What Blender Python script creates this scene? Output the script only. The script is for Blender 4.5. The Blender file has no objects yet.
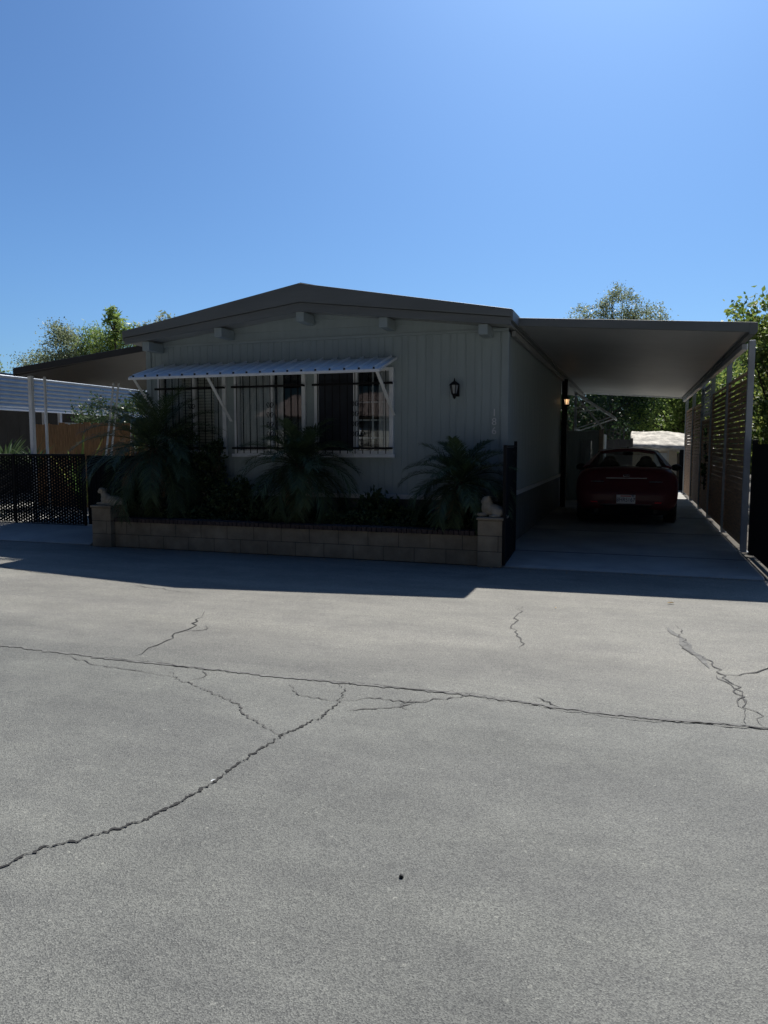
import bpy, bmesh, math, random
import numpy as np
from mathutils import Vector, Matrix, Euler
R = math.radians
random.seed(7); rng = np.random.default_rng(7)
C = bpy.context.scene.collection
S = bpy.context.scene

# ------------------------------------------------------------------ camera
cam = bpy.data.cameras.new('camera'); co = bpy.data.objects.new('camera', cam); C.objects.link(co)
cam.sensor_fit = 'VERTICAL'; cam.sensor_height = 24.0; cam.lens = 739.0/1024*24.0
cam.clip_start = 0.05; cam.clip_end = 3000
co.location = (0, 0, 1.45)
co.rotation_euler = (R(90-5.18), 0, R(18.62))
S.camera = co
S.render.resolution_x = 768; S.render.resolution_y = 1024

# ------------------------------------------------------------------ sky, sun, exposure
SUN_EL = 50.2
w = bpy.data.worlds.new('World'); S.world = w; w.use_nodes = True
nt = w.node_tree; nt.nodes.clear()
sky = nt.nodes.new('ShaderNodeTexSky'); sky.sky_type = 'NISHITA'; sky.sun_disc = False
sky.sun_elevation = R(SUN_EL); sky.sun_rotation = R(0); sky.altitude = 300
sky.air_density = 1.0; sky.dust_density = 1.0; sky.ozone_density = 2.0
bg = nt.nodes.new('ShaderNodeBackground'); bg.inputs[1].default_value = 0.066
wo = nt.nodes.new('ShaderNodeOutputWorld')
# clear-sky colour balance, a brighter aureole round the sun; sky opposite dimmed to deepen the shade
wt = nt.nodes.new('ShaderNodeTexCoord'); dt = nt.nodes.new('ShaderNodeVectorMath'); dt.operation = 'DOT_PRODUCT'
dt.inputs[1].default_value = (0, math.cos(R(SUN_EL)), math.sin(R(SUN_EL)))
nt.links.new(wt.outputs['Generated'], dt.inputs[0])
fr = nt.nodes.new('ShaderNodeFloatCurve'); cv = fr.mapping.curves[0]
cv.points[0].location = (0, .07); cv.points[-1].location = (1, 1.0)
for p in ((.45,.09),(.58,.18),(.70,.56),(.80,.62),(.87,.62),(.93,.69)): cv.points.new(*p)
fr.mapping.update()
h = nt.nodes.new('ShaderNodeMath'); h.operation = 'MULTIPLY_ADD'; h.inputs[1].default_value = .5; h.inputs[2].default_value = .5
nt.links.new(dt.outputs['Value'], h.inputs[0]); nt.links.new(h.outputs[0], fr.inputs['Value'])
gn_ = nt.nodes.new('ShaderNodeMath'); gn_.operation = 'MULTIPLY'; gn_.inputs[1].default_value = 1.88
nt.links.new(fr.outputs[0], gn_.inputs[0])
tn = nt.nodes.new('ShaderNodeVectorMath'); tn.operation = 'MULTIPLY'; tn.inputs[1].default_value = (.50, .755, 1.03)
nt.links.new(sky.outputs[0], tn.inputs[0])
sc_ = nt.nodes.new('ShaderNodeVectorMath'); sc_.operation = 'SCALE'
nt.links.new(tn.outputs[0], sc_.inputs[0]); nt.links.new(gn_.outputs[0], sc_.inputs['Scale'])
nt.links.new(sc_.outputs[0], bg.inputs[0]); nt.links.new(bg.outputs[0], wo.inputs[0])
sl = bpy.data.lights.new('sun', 'SUN'); sl.energy = 5.0; sl.angle = R(0.53); sl.color = (1, .96, .89)
so = bpy.data.objects.new('sun', sl); C.objects.link(so); so.rotation_euler = (R(-(90-SUN_EL)), 0, 0)
so.location = (0, 30, 30)
S.view_settings.view_transform = 'Standard'; S.view_settings.look = 'None'
S.view_settings.exposure = 0.45; S.view_settings.gamma = 1; S.view_settings.use_curve_mapping = False

# ------------------------------------------------------------------ materials
def _new(name):
    m = bpy.data.materials.new(name); m.use_nodes = True
    return m, m.node_tree, m.node_tree.nodes['Principled BSDF']
def mat(name, col, rough=.6, metal=0, var=.12, scale=6, bump=0, bscale=60, spec=.5, coat=0, stretch=(1,1,1), dirt=None):
    """Principled material, base colour broken up by two octaves of noise, optional bump."""
    m, t, b = _new(name)
    N = t.nodes.new; L = t.links.new
    tc = N('ShaderNodeTexCoord'); mp = N('ShaderNodeMapping'); mp.inputs['Scale'].default_value = stretch
    L(tc.outputs['Object'], mp.inputs[0])
    n = N('ShaderNodeTexNoise'); n.inputs['Scale'].default_value = scale; n.inputs['Detail'].default_value = 8
    n.inputs['Roughness'].default_value = .65
    L(mp.outputs[0], n.inputs[0])
    r = N('ShaderNodeValToRGB'); c = Vector(col)
    r.color_ramp.elements[0].position = .3; r.color_ramp.elements[1].position = .7
    d = dirt if dirt else tuple(c*(1-var*1.6))
    r.color_ramp.elements[0].color = (*d, 1); r.color_ramp.elements[1].color = (*[min(1, v*(1+var)) for v in c], 1)
    L(n.outputs[0], r.inputs[0]); L(r.outputs[0], b.inputs['Base Color'])
    b.inputs['Metallic'].default_value = metal; b.inputs['Specular IOR Level'].default_value = spec
    rr = N('ShaderNodeMapRange'); rr.inputs[3].default_value = max(.02, rough-.08); rr.inputs[4].default_value = min(1, rough+.1)
    L(n.outputs[0], rr.inputs[0]); L(rr.outputs[0], b.inputs['Roughness'])
    b.inputs['Coat Weight'].default_value = coat
    if bump:
        n2 = N('ShaderNodeTexNoise'); n2.inputs['Scale'].default_value = bscale; n2.inputs['Detail'].default_value = 6
        L(mp.outputs[0], n2.inputs[0])
        bp = N('ShaderNodeBump'); bp.inputs['Strength'].default_value = bump; bp.inputs['Distance'].default_value = .01
        L(n2.outputs[0], bp.inputs['Height']); L(bp.outputs[0], b.inputs['Normal'])
    return m
def leafmat(name, c1, c2, trans=.45, rough=.45, scale=1.5):
    m, t, b = _new(name); N = t.nodes.new; L = t.links.new
    g = N('ShaderNodeNewGeometry'); tc = N('ShaderNodeTexCoord')
    n = N('ShaderNodeTexNoise'); n.inputs['Scale'].default_value = scale; n.inputs['Detail'].default_value = 3
    L(tc.outputs['Object'], n.inputs[0])
    ad = N('ShaderNodeMath'); ad.operation = 'ADD'
    mu = N('ShaderNodeMath'); mu.operation = 'MULTIPLY'; mu.inputs[1].default_value = .55
    L(g.outputs['Random Per Island'], mu.inputs[0]); L(mu.outputs[0], ad.inputs[0])
    sb = N('ShaderNodeMath'); sb.operation = 'SUBTRACT'; sb.inputs[1].default_value = .27
    L(n.outputs[0], sb.inputs[0]); L(sb.outputs[0], ad.inputs[1])
    r = N('ShaderNodeValToRGB'); r.color_ramp.elements[0].color = (*c1, 1); r.color_ramp.elements[1].color = (*c2, 1)
    r.color_ramp.elements[0].position = .25; r.color_ramp.elements[1].position = .8
    L(ad.outputs[0], r.inputs[0]); L(r.outputs[0], b.inputs['Base Color'])
    b.inputs['Roughness'].default_value = rough; b.inputs['Specular IOR Level'].default_value = .35
    tr = N('ShaderNodeBsdfTranslucent'); L(r.outputs[0], tr.inputs[0])
    mx = N('ShaderNodeMixShader'); mx.inputs[0].default_value = trans
    L(b.outputs[0], mx.inputs[1]); L(tr.outputs[0], mx.inputs[2])
    L(mx.outputs[0], t.nodes['Material Output'].inputs[0])
    return m
def glassmat(name, tint=(.85,.9,.92), alpha=.35, rough=.02):
    m, t, b = _new(name); N = t.nodes.new; L = t.links.new
    tp = N('ShaderNodeBsdfTransparent'); tp.inputs[0].default_value = (*[v*(1-alpha) for v in tint], 1)
    gl = N('ShaderNodeBsdfGlossy'); gl.inputs['Roughness'].default_value = rough
    fr = N('ShaderNodeFresnel'); fr.inputs[0].default_value = 1.5
    tc = N('ShaderNodeTexCoord'); n = N('ShaderNodeTexNoise'); n.inputs['Scale'].default_value = 1.6
    L(tc.outputs['Object'], n.inputs[0])
    bp = N('ShaderNodeBump'); bp.inputs['Strength'].default_value = .08; bp.inputs['Distance'].default_value = .02
    L(n.outputs[0], bp.inputs['Height']); L(bp.outputs[0], gl.inputs['Normal'])
    ad = N('ShaderNodeMath'); ad.operation = 'MULTIPLY_ADD'; ad.inputs[1].default_value = 1.1; ad.inputs[2].default_value = .035
    L(fr.outputs[0], ad.inputs[0])
    mx = N('ShaderNodeMixShader'); L(ad.outputs[0], mx.inputs[0]); L(tp.outputs[0], mx.inputs[1]); L(gl.outputs[0], mx.inputs[2])
    L(mx.outputs[0], t.nodes['Material Output'].inputs[0])
    return m
def emit(name, col, s):
    m, t, b = _new(name); b.inputs['Base Color'].default_value = (*col, 1)
    b.inputs['Emission Color'].default_value = (*col, 1); b.inputs['Emission Strength'].default_value = s
    return m

def asphalt():
    m, t, b = _new('asphalt'); N = t.nodes.new; L = t.links.new
    tc = N('ShaderNodeTexCoord')
    def noise(s, d=6, stretch=None, r=.6):
        n = N('ShaderNodeTexNoise'); n.inputs['Scale'].default_value = s; n.inputs['Detail'].default_value = d
        n.inputs['Roughness'].default_value = r
        if stretch:
            mp = N('ShaderNodeMapping'); mp.inputs['Scale'].default_value = stretch
            L(tc.outputs['Object'], mp.inputs[0]); L(mp.outputs[0], n.inputs[0])
        else: L(tc.outputs['Object'], n.inputs[0])
        return n
    def ramp(src, p0, c0, p1, c1):
        r = N('ShaderNodeValToRGB'); e = r.color_ramp.elements
        e[0].position = p0; e[0].color = (*c0, 1); e[1].position = p1; e[1].color = (*c1, 1)
        L(src, r.inputs[0]); return r
    def mul(a, bb, f=1, mode='MULTIPLY'):
        x = N('ShaderNodeMix'); x.data_type = 'RGBA'; x.blend_type = mode; x.inputs[0].default_value = f
        L(a, x.inputs[6]); L(bb, x.inputs[7]); return x.outputs[2]
    base = ramp(noise(.32, 5).outputs[0], .3, (.128,.131,.122), .72, (.184,.186,.172))
    # far lane beyond the paving joint is paler
    sep = N('ShaderNodeSeparateXYZ'); L(tc.outputs['Object'], sep.inputs[0])
    wob = noise(1.3, 4); wa = N('ShaderNodeMath'); wa.operation = 'MULTIPLY_ADD'; wa.inputs[1].default_value = .5
    L(wob.outputs[0], wa.inputs[0]); L(sep.outputs['Y'], wa.inputs[2])
    lane = N('ShaderNodeMapRange'); lane.inputs[1].default_value = 4.1; lane.inputs[2].default_value = 5.4
    L(wa.outputs[0], lane.inputs[0])
    far = ramp(noise(.8, 6, (.5,2.2,1)).outputs[0], .3, (.190,.186,.167), .7, (.232,.226,.203))
    x = N('ShaderNodeMix'); x.data_type = 'RGBA'; L(lane.outputs[0], x.inputs[0]); L(base.outputs[0], x.inputs[6]); L(far.outputs[0], x.inputs[7])
    col = x.outputs[2]
    # worn patches and stains
    st = ramp(noise(1.1, 9, (.7,1.5,1), .7).outputs[0], .34, (.76,.76,.77), .62, (1.02,1.02,1.01)); col = mul(col, st.outputs[0], .95)
    st2 = ramp(noise(3.6, 7, None, .75).outputs[0], .3, (.86,.86,.87), .6, (1.04,1.04,1.03)); col = mul(col, st2.outputs[0], .9)
    # scuffs in brushed arcs
    sc = ramp(noise(9, 5, (.25,3.2,1), .7).outputs[0], .35, (.92,.92,.92), .65, (1.05,1.05,1.04)); col = mul(col, sc.outputs[0], .7)
    tr = ramp(noise(2.0, 4, (.10,.9,1), .55).outputs[0], .38, (.90,.90,.91), .60, (1.03,1.03,1.02)); col = mul(col, tr.outputs[0], .8)
    oil = ramp(noise(.9, 2, (1,1,1), .4).outputs[0], .24, (.70,.70,.71), .33, (1,1,1)); col = mul(col, oil.outputs[0], .8)
    # aggregate
    v = N('ShaderNodeTexVoronoi'); v.inputs['Scale'].default_value = 230; L(tc.outputs['Object'], v.inputs[0])
    ag = ramp(v.outputs['Color'], .15, (.55,.55,.57), .85, (1.42,1.41,1.38)); col = mul(col, ag.outputs[0], .9)
    v2 = N('ShaderNodeTexVoronoi'); v2.inputs['Scale'].default_value = 55; L(tc.outputs['Object'], v2.inputs[0])
    pit = ramp(v2.outputs['Distance'], .04, (.35,.35,.36), .16, (1,1,1)); col = mul(col, pit.outputs[0], .45)
    v3 = N('ShaderNodeTexVoronoi'); v3.inputs['Scale'].default_value = 95; L(tc.outputs['Object'], v3.inputs[0])
    spk = ramp(v3.outputs['Color'], .90, (1,1,1), .97, (1.7,1.68,1.62)); col = mul(col, spk.outputs[0], .8)
    L(col, b.inputs['Base Color'])
    b.inputs['Roughness'].default_value = .72; b.inputs['Specular IOR Level'].default_value = .25
    n3 = noise(210, 3); hb = N('ShaderNodeMath'); hb.operation = 'MULTIPLY_ADD'; hb.inputs[1].default_value = .6
    L(n3.outputs[0], hb.inputs[0]); L(v.outputs['Distance'], hb.inputs[2])
    b1 = N('ShaderNodeBump'); b1.inputs['Strength'].default_value = .42; b1.inputs['Distance'].default_value = .006
    L(hb.outputs[0], b1.inputs['Height'])
    b2 = N('ShaderNodeBump'); b2.inputs['Strength'].default_value = .2; b2.inputs['Distance'].default_value = .03
    L(noise(2.2, 5).outputs[0], b2.inputs['Height']); L(b1.outputs[0], b2.inputs['Normal'])
    L(b2.outputs[0], b.inputs['Normal'])
    return m

M = dict(
 asphalt=asphalt(),
 thin=mat('crack_thin', (.075,.072,.068), .95),
 crack=mat('crack_dark', (.022,.021,.02), .95, bump=.5),
 seam=mat('joint_sealer', (.145,.143,.133), .9, var=.3, scale=20),
 dirt=mat('dirt', (.075,.065,.05), .95, var=.3, scale=2, bump=.6, bscale=20),
 concrete=mat('concrete', (.33,.325,.305), .85, var=.16, scale=1.5, bump=.25, bscale=80),
 soil=mat('soil', (.05,.038,.028), .95, var=.3, bump=.8, bscale=30),
 siding=mat('siding_paint', (.35,.415,.425), .6, var=.06, scale=3, bump=.1, bscale=120, stretch=(3,3,.5)),
 trimc=mat('trim_paint', (.335,.395,.405), .55, var=.07, scale=4, bump=.1),
 patio=mat('patio_paint', (.04,.038,.038), .5, var=.1, scale=3),
 palet=mat('pale_trim', (.62,.63,.62), .5, var=.06),
 skirt=mat('skirting_paint', (.14,.15,.155), .7, var=.12, scale=4),
 fascia=mat('fascia_paint', (.17,.185,.19), .55, var=.10, scale=2, stretch=(.4,1,3), bump=.1),
 soffit=mat('soffit_paint', (.36,.37,.36), .6, var=.08, scale=3),
 panel=mat('carport_pan', (.45,.47,.47), .45, var=.08, scale=1.5, bump=.05, bscale=8),
 white=mat('white_paint', (.88,.91,.94), .45, var=.07, scale=8),
 alum=mat('aluminium', (.62,.66,.70), .38, metal=.75, var=.06, scale=5),
 corr=mat('corrugated', (.88,.92,.96), .45, metal=.0, var=.08, scale=3, stretch=(.3,.3,2)),
 black=mat('black_iron', (.010,.010,.012), .7, spec=.25, var=.2),
 slatb=mat('black_slat', (.008,.010,.013), .9, spec=.15, var=.2),
 greyp=mat('grey_post', (.46,.50,.55), .5, var=.1, scale=4),
 block=mat('tan_block', (.33,.27,.195), .9, var=.24, scale=3, bump=.7, bscale=45),
 mortar=mat('mortar', (.10,.085,.07), .95, var=.2, bump=.5),
 cap=mat('brick_cap', (.085,.06,.055), .85, var=.25, scale=12, bump=.5),
 stone=mat('cast_stone', (.38,.34,.28), .9, var=.2, scale=14, bump=.7, bscale=70),
 valance=mat('valance_metal', (.30,.34,.39), .45, metal=.3, var=.1, scale=3),
 slat=mat('brown_slat', (.55,.37,.24), .7, var=.25, scale=7, stretch=(1,.4,6), bump=.2),
 dead=mat('dead_frond', (.26,.17,.09), .9, var=.25),
 fence=mat('reddish_fence', (.42,.23,.11), .85, var=.35, scale=6, stretch=(8,8,.6), bump=.3),
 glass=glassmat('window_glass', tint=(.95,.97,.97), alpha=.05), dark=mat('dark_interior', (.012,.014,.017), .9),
 curtain=mat('curtain', (.85,.88,.92), .9, var=.2, scale=3, stretch=(8,1,.3)),
 screen=mat('mesh_screen', (.03,.035,.048), .8, var=.25, scale=4),
 blind=mat('blind_slats', (.88,.86,.78), .7, var=.06),
 carp=mat('car_paint', (.11,.012,.022), .42, metal=.0, var=.05, coat=.2, spec=.3),
 carb=mat('car_black', (.012,.012,.013), .45), rubber=mat('rubber', (.015,.015,.015), .85, bump=.2),
 chrome=mat('chrome', (.6,.6,.62), .18, metal=1, var=.05), rim=mat('rim', (.25,.25,.26), .35, metal=.9),
 carglass=glassmat('car_glass', tint=(.75,.8,.8), alpha=.15), darklens=mat('dark_lens', (.05,.006,.01), .25, var=.05), redlens=mat('red_lens', (.85,.05,.07), .3, coat=.3, var=.05),
 plate=mat('plate_white', (.85,.87,.9), .4, var=.03), plateink=mat('plate_ink', (.03,.04,.16), .5, var=.05), platered=mat('plate_red', (.5,.03,.03), .5, var=.05),
 num=mat('pale_number', (.7,.72,.72), .4, var=.03),
 bark=mat('bark', (.10,.075,.055), .95, var=.35, scale=10, stretch=(3,3,.7), bump=.9, bscale=25),
 palmbark=mat('palm_bark', (.12,.08,.05), .95, var=.4, scale=18, bump=1, bscale=30),
 palm=leafmat('palm_leaf', (.040,.072,.034), (.105,.145,.065), .25),
 shrub=leafmat('shrub_leaf', (.035,.066,.028), (.085,.13,.052), .25),
 leafg=leafmat('leaf_grey_green', (.14,.18,.10), (.31,.35,.20), .55),
 leafb=leafmat('leaf_bright', (.13,.21,.045), (.31,.40,.11), .55),
 leafd=leafmat('leaf_dark', (.022,.048,.018), (.065,.11,.038), .4),
 leafy=leafmat('leaf_yellow_green', (.075,.14,.035), (.29,.33,.08), .55, scale=2.5),
 tarp=mat('tarp', (.62,.57,.48), .9, var=.45, scale=3.5, bump=1, bscale=5, stretch=(1,1,2.2)),  # mottled tree shadow put into the colour as strong streaky noise
 oppo=mat('opposite_wall', (.24,.24,.22), .9),
 stucco=mat('stucco', (.50,.44,.36), .9, var=.12, scale=4, bump=.3),
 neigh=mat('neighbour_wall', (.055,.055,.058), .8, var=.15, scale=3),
 tile=mat('terracotta', (.13,.10,.09), .85, var=.25, scale=6, bump=.4),
 glow=emit('lamp_glow', (1,.66,.36), .6), frost=mat('frosted_glass', (.30,.32,.34), .25, var=.05),
 yellow=mat('dry_leaf', (.42,.30,.14), .8, var=.2),
)

# ------------------------------------------------------------------ helpers
ORG = {}
def thing(name, label, cat, loc=(0,0,0), group=None, kind=None, rz=0):
    o = bpy.data.objects.new(name, None); C.objects.link(o); o.location = loc; o.rotation_euler = (0,0,rz)
    o.empty_display_size = .2
    ORG[o.name] = Vector(loc)
    tag(o, label, cat, group, kind); return o
def tag(o, label=None, cat=None, group=None, kind=None):
    if label: o['label'] = label
    if cat: o['category'] = cat
    if group: o['group'] = group
    if kind: o['kind'] = kind
    return o
class MB:
    def __init__(s): s.v = []; s.f = []
    def add(s, vs, fs):
        n = len(s.v); s.v += [tuple(p) for p in vs]; s.f += [tuple(i+n for i in f) for f in fs]; return s
    def box(s, x0, x1, y0, y1, z0, z1):
        return s.add([(x0,y0,z0),(x1,y0,z0),(x1,y1,z0),(x0,y1,z0),(x0,y0,z1),(x1,y0,z1),(x1,y1,z1),(x0,y1,z1)],
            [(0,3,2,1),(4,5,6,7),(0,1,5,4),(1,2,6,5),(2,3,7,6),(3,0,4,7)])
    def bar(s, a, b, w, h, up=(0,0,1)):
        a = Vector(a); b = Vector(b); d = (b-a).normalized(); u = Vector(up)
        r = d.cross(u)
        if r.length < 1e-4: r = d.cross(Vector((1,0,0)))
        r.normalize(); u = r.cross(d)
        vs = [p + r*w/2*i + u*h/2*j for p in (a,b) for i,j in ((-1,-1),(1,-1),(1,1),(-1,1))]
        return s.add(vs, [(0,1,2,3),(7,6,5,4),(0,4,5,1),(1,5,6,2),(2,6,7,3),(3,7,4,0)])
    def tube(s, pts, rad, n=8, cap=True):
        pts = [Vector(p) for p in pts]; k = len(pts)
        if not hasattr(rad, '__len__'): rad = [rad]*k
        vs = []; prev = None
        for i, p in enumerate(pts):
            d = (pts[min(i+1,k-1)] - pts[max(i-1,0)]).normalized()
            if prev is None:
                a = d.orthogonal().normalized()
            else:
                a = prev - d*prev.dot(d); a = a.normalized() if a.length > 1e-5 else d.orthogonal().normalized()
            prev = a; b = d.cross(a)
            vs += [p + (a*math.cos(2*math.pi*j/n) + b*math.sin(2*math.pi*j/n))*rad[i] for j in range(n)]
        fs = [(i*n+j, i*n+(j+1)%n, (i+1)*n+(j+1)%n, (i+1)*n+j) for i in range(k-1) for j in range(n)]
        if cap: fs += [tuple(range(n))[::-1], tuple((k-1)*n+j for j in range(n))]
        return s.add(vs, fs)
    def lathe(s, cx, cy, prof, n=16):
        vs = [(cx+r*math.cos(2*math.pi*j/n), cy+r*math.sin(2*math.pi*j/n), z) for r, z in prof for j in range(n)]
        k = len(prof)
        fs = [(i*n+j, i*n+(j+1)%n, (i+1)*n+(j+1)%n, (i+1)*n+j) for i in range(k-1) for j in range(n)]
        fs += [tuple(range(n))[::-1], tuple((k-1)*n+j for j in range(n))]
        return s.add(vs, fs)
    def prism(s, poly, y0, y1, axis='y'):
        """poly in (x,z) extruded along y (or (y,z) along x, or (x,y) along z)"""
        m = {'y': lambda a,b,c:(a,c,b), 'x': lambda a,b,c:(c,a,b), 'z': lambda a,b,c:(a,b,c)}[axis]
        n = len(poly); vs = [m(a,b,y0) for a,b in poly] + [m(a,b,y1) for a,b in poly]
        fs = [tuple(range(n))[::-1], tuple(range(n,2*n))] + [(i,(i+1)%n,n+(i+1)%n,n+i) for i in range(n)]
        return s.add(vs, fs)
    def ell(s, c, r, rot=None, nu=16, nv=10):
        vs = []
        for i in range(nv+1):
            th = math.pi*i/nv
            for j in range(nu):
                ph = 2*math.pi*j/nu
                p = Vector((r[0]*math.sin(th)*math.cos(ph), r[1]*math.sin(th)*math.sin(ph), r[2]*math.cos(th)))
                if rot: p.rotate(Euler(rot))
                vs.append(Vector(c)+p)
        fs = [(i*nu+j, (i+1)*nu+j, (i+1)*nu+(j+1)%nu, i*nu+(j+1)%nu) for i in range(nv) for j in range(nu)]
        return s.add(vs, fs)
    def build(s, name, m, parent=None, bevel=0, smooth=False, seg=2, fixn=True):
        org = Vector((0,0,0)); q = parent
        while q is not None:
            if q.name in ORG: org = ORG[q.name]; break
            q = q.parent
        me = bpy.data.meshes.new(name)
        me.from_pydata([tuple(Vector(p)-org) for p in s.v], [], s.f); me.materials.append(m)
        if fixn:
            bm = bmesh.new(); bm.from_mesh(me); bmesh.ops.recalc_face_normals(bm, faces=bm.faces); bm.to_mesh(me); bm.free()
        o = bpy.data.objects.new(name, me); C.objects.link(o); o.parent = parent
        if smooth:
            for p in me.polygons: p.use_smooth = True
        if bevel:
            b = o.modifiers.new('bevel', 'BEVEL'); b.width = bevel; b.segments = seg; b.limit_method = 'ANGLE'; b.harden_normals = False
        return o
def np_mesh(name, V, F, m, parent=None):
    org = Vector((0,0,0)); q = parent
    while q is not None:
        if q.name in ORG: org = ORG[q.name]; break
        q = q.parent
    V = V - np.array(org); k = F.shape[1]
    me = bpy.data.meshes.new(name); me.vertices.add(len(V)); me.vertices.foreach_set('co', V.astype(np.float32).ravel())
    me.loops.add(F.size); me.loops.foreach_set('vertex_index', F.astype(np.int32).ravel())
    me.polygons.add(len(F)); me.polygons.foreach_set('loop_start', np.arange(0, F.size, k, dtype=np.int32))
    me.update(calc_edges=True); me.validate(); me.materials.append(m)
    o = bpy.data.objects.new(name, me); C.objects.link(o); o.parent = parent
    return o
def struct(name, mb, m, parent=None, **k):
    o = mb.build(name, m, parent, **k)
    if parent is None: o['kind'] = 'structure'
    return o
def leaves(P, size, aspect=.5, up=0.3, jit=.4):
    """diamond leaves (4 verts) at points P"""
    n = len(P); d = rng.normal(size=(n,3)); d[:,2] -= up; d /= np.linalg.norm(d,axis=1)[:,None]
    e = rng.normal(size=(n,3)); e -= d*(e*d).sum(1)[:,None]; e /= np.linalg.norm(e,axis=1)[:,None]
    nn = np.cross(d, e)
    s = size*(1+jit*rng.uniform(-1,1,n))[:,None]
    fold = nn*s*.12
    V = np.stack([P, P+d*s*.45+e*s*aspect*.5+fold, P+d*s, P+d*s*.45-e*s*aspect*.5+fold], 1).reshape(-1,3)
    F = np.arange(4*n).reshape(n,4)
    return V, F
def tree(name, label, base, blobs, leaf, nleaf, size, trunk_r=.12, group=None, aspect=.5, clump=.28, cat='tree', per=55):
    """tapered trunk with limbs to every clump; crown of leaf faces set in uneven clumps inside the blobs"""
    t = thing(name, label, cat, base, group)
    b = Vector(base); mb = MB()
    cz = min(c[2]-r[2] for c, r in blobs); cc = sum((Vector(c) for c, r in blobs), Vector())/len(blobs)
    fork = Vector((b.x*.6+cc.x*.4, b.y*.6+cc.y*.4, max(b.z+.5, min(cz+.3, cc.z))))
    mid = (b+fork)/2 + Vector((random.uniform(-.1,.1), random.uniform(-.1,.1), 0))
    mb.tube([b-Vector((0,0,.1)), b+Vector((0,0,.15)), mid, fork], [trunk_r*1.5, trunk_r*1.1, trunk_r*.9, trunk_r*.7], 9)
    ncl = max(8, nleaf//per); cs = []
    vol = np.array([r[0]*r[1]*r[2] for c, r in blobs]); vol = vol/vol.sum()
    for i in range(ncl):
        k = rng.choice(len(blobs), p=vol); c, r = blobs[k]
        d = rng.normal(size=3); d /= np.linalg.norm(d); q = rng.uniform(.25,1)**.45 * rng.uniform(.82,1.1)
        cs.append(np.array(c)+np.array(r)*d*q)
    cs = np.array(cs)
    for i in range(min(ncl, 46)):
        e = Vector(cs[i]); a = fork.lerp(e, .5)+Vector((random.uniform(-.15,.15),random.uniform(-.15,.15),random.uniform(0,.2)))
        mb.tube([fork, a, e], [trunk_r*.38, trunk_r*.2, trunk_r*.05], 5, cap=False)
    mb.build('trunk', M['bark'], t, smooth=True)
    cr = clump*rng.uniform(.55,1.35,ncl)
    idx = rng.choice(ncl, nleaf, p=cr**1.5/(cr**1.5).sum())
    g = rng.normal(size=(nleaf,3))*np.array([1,1,.75]); g *= .6
    P = cs[idx] + g*cr[idx][:,None]
    V, F = leaves(P, size, aspect)
    np_mesh('crown', V, F, M[leaf], t)
    return t

# ================================================================== SETTING
g = MB(); g.add([(-400,-400,-.03),(400,-400,-.03),(400,600,-.03),(-400,600,-.03)], [(0,1,2,3)]); struct('ground', g, M['dirt'])
g = MB(); g.add([(-60,-5.5,0),(60,-5.5,0),(60,8.70,0),(-60,8.70,0)], [(0,1,2,3)]); road = struct('road', g, M['asphalt'])
# driveways: slabs with a slightly rounded nose
def slab(x0, x1, y0, y1, z=.035, joints=()):
    mb = MB(); mb.prism([(y0,-.06),(y0,.008),(y0+.06,z),(y1,z),(y1,-.06)], x0, x1, 'x'); return mb
struct('driveway', slab(-1.70, 1.365, 8.70, 40, .03), M['concrete'])
mb = MB(); mb.prism([(8.74,-.06),(8.74,.006),(8.80,.03),(9.75,.135),(12.0,.15),(19,.15),(19,-.06)], -16.0, -7.46, 'x'); struct('driveway', mb, M['concrete'])
j = MB()
for y in (9.95, 12.6, 15.4, 18.2): j.box(-1.6, 1.56, y-.006, y+.006, .036, .039)
struct('driveway_joint', j, M['mortar'])

# cracks in the asphalt: jagged ribbons
def crack(pts, w, jag=.02, sub=14, m='crack', fray=.35, z=.004, taper=True):
    if m == 'crack' and w < .0095: m = 'thin'
    pts = [Vector((x, y, 0)) for x, y in pts]; P = []
    for a, b in zip(pts[:-1], pts[1:]):
        n = max(2, int((b-a).length*sub))
        for i in range(n): P.append(a.lerp(b, i/n))
    P.append(pts[-1]); V = []; F = []; k = len(P); drift = 0
    for i, p in enumerate(P):
        d = (P[min(i+1,k-1)]-P[max(i-1,0)]).normalized(); s = Vector((-d.y, d.x, 0))
        drift = drift*.6 + random.gauss(0, jag)
        c = p + s*(drift+random.gauss(0, jag*.5)); t = i/(k-1); ww = w*(random.uniform(1-fray*1.6, 1+fray*2)); 
        if taper: ww *= min(1, .25+3*min(t, 1-t))
        V += [c+s*ww*random.uniform(.3,.7), c-s*ww*random.uniform(.3,.7)]
    F = [(2*i,2*i+1,2*i+3,2*i+2) for i in range(k-1)]
    V = [(v.x, v.y, z) for v in V]
    MB().add(V, F).build('crack', M[m], road)
crack([(-2.4,1.45),(-2.03,1.87),(-1.98,2.01),(-1.85,2.16),(-1.75,2.33),(-1.7,2.53),(-1.68,2.67),(-1.66,2.96),(-1.62,3.25),(-1.54,3.52),(-1.54,3.78),(-1.59,3.98),(-1.67,4.07)], .010, .0055, 95, fray=.5)
crack([(-9,4.16),(-4.33,4.1),(-3.42,4.06),(-2.64,4.08),(-1.93,4.08),(-1.29,4.12),(-0.86,4.13),(-0.35,4.08),(0.07,4.06),(0.37,4.1),(.7,4.12),(4,4.2)], .022, .006, 45, 'seam', .3, taper=False)
crack([(-1.9,4.085),(-1.29,4.12),(-0.86,4.13),(-.5,4.09)], .006, .009, 44, z=.007)
crack([(-0.86,4.10),(-0.35,4.05),(0.07,4.03),(0.37,4.08),(.7,4.1),(3,4.12)], .008, .007, 44, z=.007)
crack([(-3.6,4.06),(-3.0,4.08),(-2.3,4.07)], .006, .009, 30, z=.007)
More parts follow.
